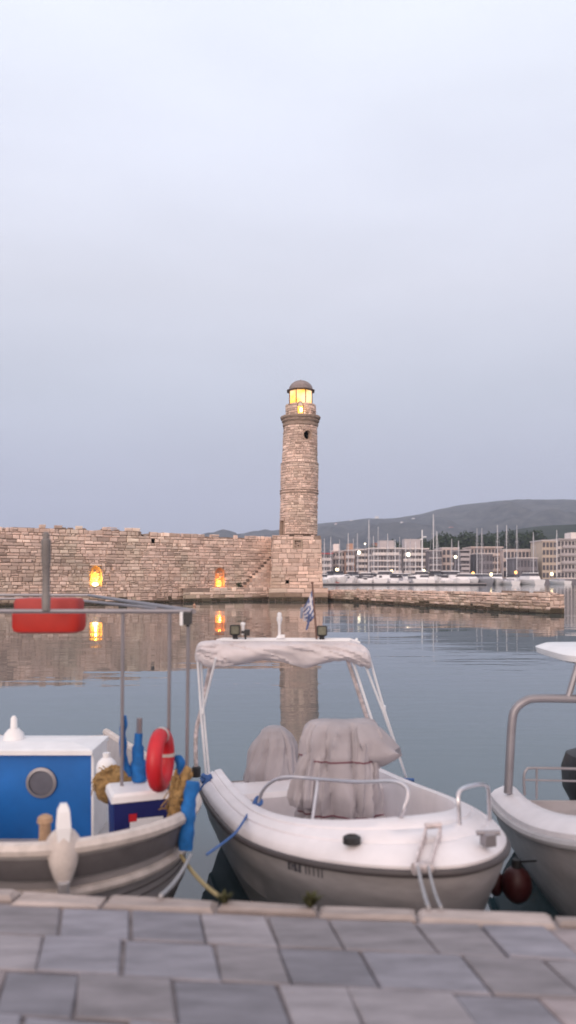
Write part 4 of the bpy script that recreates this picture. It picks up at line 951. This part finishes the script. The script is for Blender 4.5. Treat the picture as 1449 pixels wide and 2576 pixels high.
# ------------------------------------------------------------------ boat at the right edge
rh = Hull((2.86, 7.25), (-.02, -1), 3.3, 1.0, 1.3, .52, 1.22, p=2.3, q=1.7, taper=.95)
rb = thing('open_boat', 'pale open boat with a grey tube arch and white hard top', 'boat', rh.O + rh.d * 1.5)
rr2 = rh.hull_rows([(1, 1, .93), (.99, .97, .8), (.96, .93, .55), (.93, .85, .25), (.88, .7, -.1), (.8, .3, -.3)])
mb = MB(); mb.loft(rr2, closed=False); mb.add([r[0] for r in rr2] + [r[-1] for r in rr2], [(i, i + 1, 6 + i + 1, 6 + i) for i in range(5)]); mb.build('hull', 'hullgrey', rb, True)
dr_ = []
for k, dz in ((0, -.04), (.0, .02), (.15, .06), (.5, .10), (.85, .10), (1.0, .07), (1.03, -.2), (1.03, -.35)):
    dr_.append([rh.W(a * (1 - .5 * k / rh.L * (a / rh.L) ** 1.5), v * (1 - .26 * k / rh.hb), rh.zg(a) + dz) for a, v in rh.ol])
mb = MB(); mb.loft(dr_, closed=False); mb.add(dr_[-1], [tuple(range(len(dr_[-1])))]); mb.build('deck', 'gel', rb, True)
mb = MB(); mb.tube([rh.W(a * 1.002, v * 1.005, rh.zg(a) - .05) for a, v in rh.ol], .035, 8); mb.build('rub_rail', 'greyhull', rb, True)
mb = MB(); ya = 6.95
mb.tube(curve([P(1278, 1995, ya), P(1283, 1900, ya), P(1288, 1820, ya), P(1296, 1785, ya), P(1320, 1764, ya), P(1350, 1757, ya), P(1450, 1758, ya), P(1560, 1760, ya), P(1620, 1800, ya), P(1640, 2000, ya)], 5), .038, 10); mb.tube([P(1428, 1758, ya), P(1455, 1668, ya)], .03, 8); mb.tube([P(1560, 1760, ya), P(1545, 1668, ya)], .03, 8); mb.build('arch', 'dullsteel', rb, True)
mb = MB(); q = P(1552, 1654, 7.0); mb.loft([rrect(q.x, q.y + .45, h, d, q.z + z, 5) for h, d, z in ((.40, .5, -.06), (.47, .58, -.035), (.48, .6, .02), (.40, .5, .06))], caps=True); mb.build('hard_top', 'white', rb, True)
mb = MB(); yr = 6.7
mb.tube(curve([P(1320, 2000, yr), P(1318, 1955, yr), P(1325, 1936, yr), P(1345, 1932, yr), P(1500, 1935, yr)], 5), .012, 8); mb.tube([P(1320, 1962, yr), P(1500, 1966, yr)], .009, 8); mb.tube([P(1350, 1934, yr), P(1350, 2010, yr)], .010, 8); mb.build('side_rail', 'dullsteel', rb, True)
mb = MB(); q = P(1475, 1965, 7.5); mb.loft([rrect(q.x, q.y, h, d, q.z + z, 2.8) for h, d, z in ((.10, .14, -.4), (.14, .18, -.2), (.20, .25, -.08), (.21, .27, .12), (.17, .22, .26), (.08, .1, .31))], caps=True); mb.build('outboard', 'black', rb, True)
q = P(1300, 2225, 5.8); fd = thing('ball_fender', 'dark red round fender between the white motor boat bow and the edge boat', 'fender', q)
mb = MB(); mb.ball(q, .115, .115, .14, 16); mb.build('ball', 'fender', fd, True)
mb = MB(); mb.lathe([(.04, q.z + .13), (.035, q.z + .19)], q.x, q.y, 8); mb.tube([q + Vector((0, 0, .17)), rh.W(1.6, -1.0, .50)], .008, 6); mb.build('eye', 'black', fd, True)
q = P(1248, 2222, 5.9); mb = MB(); mb.ball(q, .06, .06, .10, 12); mb.lathe([(.02, q.z + .09), (.02, q.z + .13)], q.x, q.y, 8); mb.tube([q + Vector((0, 0, .1)), mh.W(2.2, .93, .74)], .007, 6)
tag(mb.build('small_fender', 'fender', None, True), 'small dark red fender hanging from the starboard side of the motor boat', 'fender')

# ------------------------------------------------------------------ marina
PYm = 212.0
pt = thing('pontoon', 'long low grey mooring pontoon with dark floats across the outer harbour', 'pontoon', (px(1100, PYm), PYm, 0))
mb = MB(); mb.box(px(790, PYm), px(1225, PYm), PYm, PYm + 3, .28, .55); mb.build('deck', 'pontoon', pt)
mb = MB(); mb.box(px(790, PYm), px(1225, PYm) - .1, PYm + .1, PYm + 2.9, -.4, .27); mb.build('float', 'pondark', pt)
ORD = 'first second third fourth fifth sixth seventh eighth ninth tenth eleventh twelfth thirteenth fourteenth fifteenth sixteenth seventeenth eighteenth nineteenth twentieth twenty-first twenty-second twenty-third twenty-fourth twenty-fifth twenty-sixth twenty-seventh twenty-eighth twenty-ninth thirtieth thirty-first thirty-second thirty-third thirty-fourth thirty-fifth thirty-sixth thirty-seventh thirty-eighth thirty-ninth fortieth'.split()
def small_hull(L_, hb, z0, z1, n=10):
    ol = outline(L_, hb, L_ * .45, 2.0, 1.3, .8, n); ol = [(a, -v) for a, v in ol] + [(a, v) for a, v in ol[-2::-1]]
    mb = MB(); zz_ = lambda a: z0 + (z1 - z0) * (a / L_) ** 2
    rws = [[(v * fv, -a * fs_ + L_ / 2, zz_(a) * f if f >= 0 else f) for a, v in ol] for fs_, fv, f in ((1, 1, 1), (.98, .97, .6), (.93, .85, .15), (.88, .6, -.4))]
    mb.loft(rws, closed=False); mb.add(rws[0], [tuple(range(len(ol)))])
    mb.add([r[0] for r in rws] + [r[-1] for r in rws], [(i, i + 1, 4 + i + 1, 4 + i) for i in range(3)]); return mb
def yacht_proto(H):
    o = thing('sailing_yacht', '-', 'yacht', (0, 0, 0), 'yachts moored behind the pontoon')
    small_hull(11, 1.7, 1.1, 1.4).build('hull', 'yhull', o, True, True)
    mb = MB(); mb.loft([[(sx * w_, y, z) for sx, y in ((-1, y0), (1, y0), (1, y1), (-1, y1))] for w_, y0, y1, z in ((1.1, -2.6, 2.4, 1.1), (.9, -2.0, 2.2, 1.75))], caps=True); mb.build('cabin', 'ygrey', o, False, True)
    mb = MB(); mb.tube([(0, -1, 1.2), (0, -1, H)], [.12, .085], 6)
    for f in (.45, .72): mb.tube([(-.8 * (1 - f * .4), -1, H * f), (.8 * (1 - f * .4), -1, H * f)], .035, 5)
    mb.build('mast', 'mast', o, False, True)
    mb = MB()
    for a in ((0, -5.2, 1.4), (0, 5.2, 1.3), (-1.5, -.8, 1.2), (1.5, -.8, 1.2)): mb.tube([(0, -1, H * .985), a], .024, 4)
    mb.build('rigging', 'ygrey', o, False, True)
    mb = MB(); mb.tube([(0, -.8, 2.4), (0, 3.6, 2.5)], .14, 6); mb.build('boom', 'ydark', o, False, True)
    return o
protos = [yacht_proto(H) for H in (12.5, 14, 17.5)]
for p_ in protos: CH[p_.name] = kids(p_)
zc1 = lambda zx: 798.6 + zx * .2311; zy1 = lambda zy: 1255.8 + zy * .2311
zc2 = lambda zx: 1094.8 + zx * .2445; zy2 = lambda zy: 1223.6 + zy * .2445
masts = [(zc1(a), zy1(b_)) for a, b_ in ((75, 430), (145, 410), (240, 440), (335, 370), (390, 430), (435, 372), (560, 225), (610, 400), (660, 300), (765, 375), (845, 440), (895, 410), (960, 470), (1010, 430), (1068, 465), (1262, 165), (1300, 350))] + [(zc2(a), zy2(b_)) for a, b_ in ((170, 540), (240, 560), (430, 430), (480, 430), (640, 400), (735, 400), (840, 400), (1010, 470), (1250, 450))]
masts.sort(); rm_ = random.Random(17); used = set(); tall = sorted(range(len(masts)), key=lambda i: masts[i][1])[:2]
for i, (x, y) in enumerate(masts):
    Y = PYm + rm_.uniform(9, 22); H = CAM_Z + (HY - y) / F_PX * Y
    pi_ = 0 if H < 13.2 else (1 if H < 16 else 2); p_ = protos[pi_]
    lab = ORD[i] + ' sailing yacht from the lighthouse by its bare mast, behind the pontoon'
    if i == tall[0] or i == tall[1]: lab = ORD[i] + ' yacht mast from the lighthouse, one of the tallest, behind the pontoon'
    s_ = H / (12.5, 14, 17.5)[pi_]; X = px(x, Y)
    rz = rm_.uniform(-.25, .25) + (math.pi if rm_.random() < .5 else 0)
    loc = Vector((X - math.sin(rz) * s_, Y + math.cos(rz) * s_, 0))
    if pi_ in used: dup(p_, loc, rz, lab, (s_, s_, s_))
    else: used.add(pi_); p_.location = loc; p_.rotation_euler = (0, 0, rz); p_.scale = (s_,) * 3; p_['label'] = lab
for i, p_ in enumerate(protos):
    if i not in used:
        for k in kids(p_): bpy.data.objects.remove(k)
        bpy.data.objects.remove(p_)
# motor boats close to the pontoon
def cruiser_proto(m, dark):
    o = thing('motor_cruiser', '-', 'motor boat', (0, 0, 0), 'motor boats moored at the pontoon')
    small_hull(7.5, 1.35, .9, 1.3).build('hull', m, o, True, True)
    mb = MB(); mb.loft([[(sx * w_, y, z) for sx, y in ((-1, y0), (1, y0), (1, y1), (-1, y1))] for w_, y0, y1, z in ((1.1, -1.9, 2.2, .95), (1.0, -1.3, 2.0, 1.55))], caps=True); mb.build('cabin', m, o, False, True)
    mb = MB(); mb.loft([[(sx * w_, y, z) for sx, y in ((-1, y0), (1, y0), (1, y1), (-1, y1))] for w_, y0, y1, z in ((.98, -1.25, 1.9, 1.555), (.82, -.5, 1.7, 2.05))], caps=True); mb.build('windscreen', 'winglass', o, False, True)
    mb = MB(); mb.loft([[(sx * w_, y, z) for sx, y in ((-1, y0), (1, y0), (1, y1), (-1, y1))] for w_, y0, y1, z in ((.95, -.7, 1.9, 2.055), (.9, -.6, 1.8, 2.17))], caps=True); mb.build('hard_top', dark, o, False, True)
    return o
cp = [cruiser_proto('yhull', 'yhull'), cruiser_proto('yhull', 'ydark'), cruiser_proto('ygrey', 'yhull'), cruiser_proto('redroof', 'yhull')]
for p_ in cp: CH[p_.name] = kids(p_)
cr_ = [(822, 0, 1), (842, 0, .8), (851, 3, .7), (866, 0, 1.1), (882, 1, 1), (896, 0, .9), (905, 1, .8), (918, 2, .8), (930, 0, 1), (944, 1, 1.2), (958, 2, .9), (972, 0, 1.5), (983, 0, 1.2), (1000, 2, 1), (1014, 0, .9), (1026, 1, .9), (1040, 0, 1), (1056, 2, 1.1), (1072, 0, 1.1), (1090, 0, .9), (1108, 0, 1), (1128, 0, 1.1), (1150, 1, 1), (1180, 0, 1.2), (1215, 2, 1.2), (1250, 0, 1.2), (1290, 1, 1.1), (1330, 0, 1.3)]
used = set(); desc = ['white motor boat', 'white motor boat with dark top', 'grey motor boat', 'red motor boat']; cnt = [0] * 4
for i_ in range(22): cr_.append((818 + i_ * 16.3 + rm_.uniform(-5, 5), rm_.choice((0, 0, 1, 2, 1)), rm_.uniform(.9, 1.5)))
cr_.sort()
for x, k, s_ in cr_:
    Y = PYm + rm_.uniform(6, 8) + 3 * s_; s_ *= 1.22; loc = Vector((px(x, Y), Y, 0)); rz = rm_.choice((0, math.pi)) + rm_.uniform(-.5, .5)
    lab = ('only red motor boat moored at the far pontoon' if k == 3 else desc[k] + ' at the far pontoon, ' + ORD[cnt[k]] + ' such from the lighthouse'); cnt[k] += 1
    if k in used: dup(cp[k], loc, rz, lab, (s_,) * 3)
    else: used.add(k); cp[k].location = loc; cp[k].rotation_euler = (0, 0, rz); cp[k].scale = (s_,) * 3; cp[k]['label'] = lab
# promenade behind the marina and street lamps
mb = MB(); mb.box(px(600, 268), px(2600, 268), 268, 900, -1, 1.3); tag(mb.build('promenade', 'bd'), 'marina promenade', kind='structure')
def lamp(x, y, Y, r, m, lab, arm=False):
    c = P(x, y, Y); t = thing('street_lamp', lab, 'street lamp', (c.x, c.y, 0), 'lit lamps along the marina')
    mb = MB(); mb.tube([(c.x, c.y + .2, .9), (c.x, c.y + .2, c.z + .1)], .09, 6); mb.build('pole', 'ygrey', t)
    mb = MB(); mb.ball(c, r, r, r, 12); mb.build('globe', m, t, True)
for x, y, r, m, lab in ((903, 1390, .48, 'globew', 'high white marina lamp nearer the lighthouse, over the pontoon boats'), (1027, 1395, .52, 'globew', 'high white marina lamp beside the tall white lamp mast'), (848, 1433, .44, 'globe', 'low amber marina lamp closest to the lighthouse'), (985, 1437, .40, 'globe', 'low amber marina lamp above the big white cruiser'), (1066, 1436, .42, 'globe', 'low pale marina lamp at the foot of the lamp mast'), (1093, 1440, .38, 'globeo', 'low orange marina lamp next after the lamp mast'), (1146, 1401, .40, 'globew', 'dim white lamp in front of the dark slatted block'), (1190, 1442, .40, 'globeo', 'orange lamp low before the long pink block'), (1236, 1445, .42, 'globe', 'amber lamp low before the long pink block'), (1298, 1440, .42, 'globeo', 'deep orange lamp before the dark doorway block'), (1388, 1444, .42, 'globe', 'amber lamp below the big beige block'), (918, 1368, .22, 'globew', 'tiny white lamp above the roofs by the tall masts')):
    lamp(x, y, 236 if y > 1380 else 262, r * 1.15, m, lab)
c = P(1062, 1333, 225); lm = thing('lamp_mast', 'tall thick white mast with a side bracket rising over the marina', 'lamp mast', (c.x, c.y, 0))
mb = MB(); mb.tube([(c.x, c.y, .9), c], [.24, .17], 8); mb.build('pole', 'white', lm); mb = MB(); mb.box(c.x - .6, c.x + .2, c.y - .15, c.y + .15, c.z - 2.9, c.z - 2.55); mb.box(c.x + .25, c.x + 1.2, c.y - .2, c.y + .2, c.z - 2.2, c.z - 1.9); mb.build('bracket', 'white', lm)

# ------------------------------------------------------------------ apartment blocks
def block(x0, x1, yt, Y, fl, bays, m, lab, bal=True, dep=14, roofm=None, pent=None, slabm='slab', name='apartment_block'):
    bays = int(bays * 1.6)
    X0, X1 = px(x0, Y), px(x1, Y); H = CAM_Z + (HY - yt) / F_PX * Y; g0 = 1.3
    t = thing(name, lab, 'building', ((X0 + X1) / 2, Y, g0))
    mb = MB(); mb.box(X0, X1, Y, Y + dep, g0, H); mb.build('wall', m, t)
    fh = (H - g0) / fl; bwid = (X1 - X0) / bays; wmesh = None
    for f in range(fl):
        for b2 in range(bays):
            cx_, z_ = X0 + bwid * (b2 + .5), g0 + fh * f
            if wmesh is None:
                mb = MB(); hw_ = bwid * .36
                mb.box(-hw_, hw_, -.06, .3, fh * .18, fh * .82); wo = mb.build('window', 'winglass', t, False, True); wmesh = wo.data
            else:
                wo = bpy.data.objects.new('window', wmesh); col.objects.link(wo); wo.parent = t
            wo.location = Vector((cx_, Y, z_)) - t.location
        if bal and f > 0:
            mb = MB(); z_ = g0 + fh * f
            e0 = rm_.uniform(0, .12) * (X1 - X0); e1 = rm_.uniform(0, .12) * (X1 - X0)
            mb.box(X0 + e0, X1 - e1, Y - 1.3, Y - .07, z_ - .15, z_ + .12)
            mb.box(X0 + e0, X1 - e1, Y - 1.3, Y - 1.22, z_ + .12, z_ + (.95 if rm_.random() < .6 else .4)); mb.build('balcony', slabm, t)
    mb = MB(); mb.box(X0 - .3, X1 + .3, Y - 1.4 if bal else Y - .3, Y + dep + .3, H + .003, H + .45); mb.build('roof', roofm or slabm, t)
    if pent:
        a, b_, h = pent; mb = MB(); mb.box(X0 + (X1 - X0) * a, X0 + (X1 - X0) * b_, Y + 2, Y + 9, H + .46, H + h); mb.build('penthouse', m, t)
block(806, 836, 1394, 300, 4, 3, 'bg', 'grey block with a red top edge right beside the lighthouse base', roofm='redroof')
block(837, 868, 1388, 310, 4, 3, 'bw', 'whitish block with rooftop box, second from the lighthouse', pent=(.1, .6, 3.2))
block(869, 893, 1386, 302, 4, 2, 'bo', 'narrow orange tinted block between grey and white blocks', pent=(.3, .9, 3))
block(894, 926, 1384, 306, 5, 3, 'bg', 'grey balconied block behind the high white lamp', slabm='bw')
block(927, 1010, 1381, 300, 5, 7, 'bg', 'longest grey block with five rows of pale balconies', pent=(.35, .8, 3.4), slabm='bw')
block(1013, 1076, 1382, 304, 5, 5, 'bg', 'pale roofed balconied block behind the tall white lamp mast', pent=(.1, .75, 4.2), slabm='bw')
block(1078, 1111, 1387, 296, 4, 3, 'bd', 'dark balconied block left of the plain pale block', slabm='bg')
block(1112, 1154, 1380, 300, 4, 3, 'bp', 'plain pale pinkish block next to the dark slatted block', bal=False)
block(1156, 1181, 1386, 290, 6, 2, 'bd', 'narrow dark block with stacked grey slat balconies', slabm='bg')
block(1184, 1262, 1378, 318, 4, 6, 'bp', 'pink block with purple grey front behind the masts', slabm='bp')
block(1205, 1240, 1394, 290, 3, 3, 'bd', 'low purple dark block in front of the pink one', bal=False)
block(1266, 1350, 1384, 312, 3, 6, 'bp', 'wide low pinkish block left of the big beige block', bal=False)
block(1300, 1352, 1405, 288, 2, 4, 'bd', 'dark low block with few openings before the wide pinkish one', bal=False)
block(1364, 1400, 1361, 292, 5, 3, 'bb', 'big beige block with blank warm side', bal=False)
block(1402, 1500, 1358, 300, 5, 7, 'bw', 'large pale block at the frame edge with dark windows', slabm='bg', pent=(.4, .8, 3))
block(945, 966, 1368, 380, 3, 2, 'bo', 'small house with a reddish roof above the long grey block', bal=False, roofm='roof', name='house')

# ------------------------------------------------------------------ trees behind the blocks
def tree_proto(nm, rx, rz, n, seed):
    o = thing(nm, '-', 'tree', (0, 0, 0), 'trees behind the marina blocks'); rg = random.Random(seed)
    mb = MB(); mb.tube([(0, 0, 0), (.1, 0, 2.5), (0, .1, 6)], [.3, .22, .1], 7)
    for k in range(4): a = k * 1.6; mb.tube([(0, 0, 2.5 + k * .5), (math.cos(a) * rx * .6, math.sin(a) * rx * .6, 4.5 + k * .6)], [.14, .05], 5)
    mb.build('trunk', 'trunk', o, False, True)
    mb = MB()
    for k in range(9):
        a = rg.uniform(0, C2); d = rg.uniform(.1, .6) * rx; leaves(mb, (math.cos(a) * d, math.sin(a) * d, 6 + rg.uniform(-.5, .6) * rz), rx * .5, rz * .5, n // 9, .45, rg)
    mb.build('crown', 'leaf', o, False, True); CH[o.name] = kids(o); return o
tp_ = [tree_proto('broadleaf_tree', 4.2, 3.4, 900, 1), tree_proto('pine_tree', 3.2, 4.6, 900, 2)]
trs = [(972, 1362, 370, 0), (984, 1358, 380, 1), (996, 1360, 372, 0), (934, 1372, 360, 0), (1008, 1366, 360, 0), (1048, 1358, 375, 0), (1060, 1355, 382, 0), (1072, 1362, 366, 1), (1084, 1360, 372, 0), (1098, 1352, 390, 0), (1112, 1343, 400, 0), (1124, 1341, 405, 0), (1136, 1347, 396, 0), (1150, 1345, 410, 1), (1166, 1340, 420, 0), (1188, 1338, 430, 0), (1216, 1340, 420, 0), (1240, 1336, 430, 1), (1275, 1334, 430, 0), (1310, 1338, 420, 0), (1345, 1334, 420, 0)]
ut = set()
for i, (x, y, Y, k) in enumerate(trs):
    zt_ = CAM_Z + (HY - y) / F_PX * Y; zb = 1.2 + max(0, Y - 330) * .045; s_ = max(.6, (zt_ - zb) / 9.6); loc = Vector((px(x, Y), Y, zb))
    lab = ORD[i] + ' dark green tree from the lighthouse showing above the apartment roofs'
    if k in ut: dup(tp_[k], loc, rm_.uniform(0, 6), lab, (s_,) * 3)
    else: ut.add(k); tp_[k].location = loc; tp_[k].scale = (s_,) * 3; tp_[k]['label'] = lab

# ------------------------------------------------------------------ hills
def ridge(prof, Yr, Yf, name, m, lab, amp, fq, nx=220, ny=26, x0=-300, x1=2300, zf=1.0):
    def top(x):
        for (a, ya), (b_, yb) in zip(prof, prof[1:]):
            if x <= b_: return ya + (yb - ya) * max(0, (x - a)) / (b_ - a)
        return prof[-1][1]
    vs = []; fs = []
    for j in range(ny + 6):
        t = j / ny
        for i in range(nx + 1):
            x = x0 + (x1 - x0) * i / nx; Hh = CAM_Z + (HY - top(x)) / F_PX * Yr
            Y = Yf + (Yr - Yf) * t; X = px(x, Yr) * (.6 + .4 * t) if False else px(x, Yr)
            h = Hh * (t ** .8 if t <= 1 else max(0, 1 - (t - 1) * 1.2)); p = Vector((X, Y, 0))
            nzv = NZ.fractal(Vector((X * fq, Y * fq, 3)), 1.0, 2.0, 5)
            k = 4 * min(t, 1) * (1 - min(t, 1)) + .10
            vs.append((X, Y, -1 + max(0, h) + amp * nzv * k * min(1, max(0, h) / 20)))
    for j in range(ny + 5):
        for i in range(nx): a = j * (nx + 1) + i; fs.append((a, a + 1, a + nx + 2, a + nx + 1))
    mb = MB(); mb.add(vs, fs); return tag(mb.build(name, m, None, True), lab, kind='structure')
ridge([(-300, 1470), (440, 1462), (500, 1350), (560, 1344), (620, 1341), (690, 1333), (800, 1317), (860, 1312), (900, 1307), (925, 1303), (960, 1304), (1000, 1301), (1060, 1293), (1100, 1283), (1150, 1271), (1200, 1263), (1250, 1259), (1320, 1256), (1450, 1256), (1700, 1262), (2300, 1290)], 2600, 1300, 'hills', 'hill', 'long hazy blue grey hill behind the marina', 38, .007)
ridge([(-300, 1500), (1000, 1470), (1060, 1380), (1100, 1362), (1160, 1352), (1230, 1340), (1320, 1326), (1400, 1318), (1500, 1312), (2300, 1300)], 900, 420, 'terrain', 'nearhill', 'darker wooded slope behind the right hand buildings', 9, .016, ny=30)
# pale houses on the far hill
hs = [(845, 1316, 2480, 4), (884, 1311, 2450, 5), (948, 1316, 2350, 6), (1030, 1314, 2330, 5), (1040, 1317, 2320, 4), (1011, 1351, 1900, 3), (1135, 1333, 2000, 5)]
dg = None
hill = bpy.data.objects['hills']
for i, (x, y, Y, s_) in enumerate(hs):
    p = P(x, y, Y)
    # drop to the slope
    best = min(hill.data.vertices, key=lambda v: (v.co.x - p.x) ** 2 + (v.co.y - p.y) ** 2); z = best.co.z
    t = thing('house', ORD[i] + ' tiny pale house from the lighthouse on the hazy far hill', 'house', (p.x, Y, z), 'pale houses on the far hill')
    mb = MB(); mb.box(p.x - s_, p.x + s_, Y, Y + 8, z - 6, z + s_ * .75); mb.build('wall', 'white', t)
    mb = MB(); mb.loft([[(p.x - s_ - 1 + o, Y - 1 + o * .6, z + s_ * .75 + h), (p.x + s_ + 1 - o, Y - 1 + o * .6, z + s_ * .75 + h), (p.x + s_ + 1 - o, Y + 9 - o * .6, z + s_ * .75 + h), (p.x - s_ - 1 + o, Y + 9 - o * .6, z + s_ * .75 + h)] for o, h in ((0, .01), (3, 2))], caps=True); mb.build('roof', 'roof' if i % 3 == 0 else 'bw', t)

# ------------------------------------------------------------------ haze
hm = bpy.data.materials.new('haze_air'); hm.use_nodes = True; nt = hm.node_tree; nt.nodes.clear()
o_ = nt.nodes.new('ShaderNodeOutputMaterial'); v_ = nt.nodes.new('ShaderNodeVolumePrincipled')
v_.inputs['Color'].default_value = (.74, .82, 1, 1); v_.inputs['Density'].default_value = .00021; v_.inputs['Anisotropy'].default_value = .0
nt.links.new(v_.outputs[0], o_.inputs['Volume'])
mb = MB(); mb.box(-3900, 3900, -200, 4200, -3.5, 420)
tag(mb.build('haze', hm), 'thin evening haze over the harbour', kind='stuff')

# ------------------------------------------------------------------ render settings
scn.view_settings.view_transform = 'Standard'; scn.view_settings.look = 'None'; scn.view_settings.exposure = 0; scn.view_settings.gamma = 1
scn.render.engine = 'CYCLES'; scn.cycles.use_denoising = True
scn.cycles.max_bounces = 8; scn.cycles.volume_bounces = 1; scn.cycles.caustics_reflective = False; scn.cycles.caustics_refractive = False
scn.cycles.sample_clamp_indirect = 6
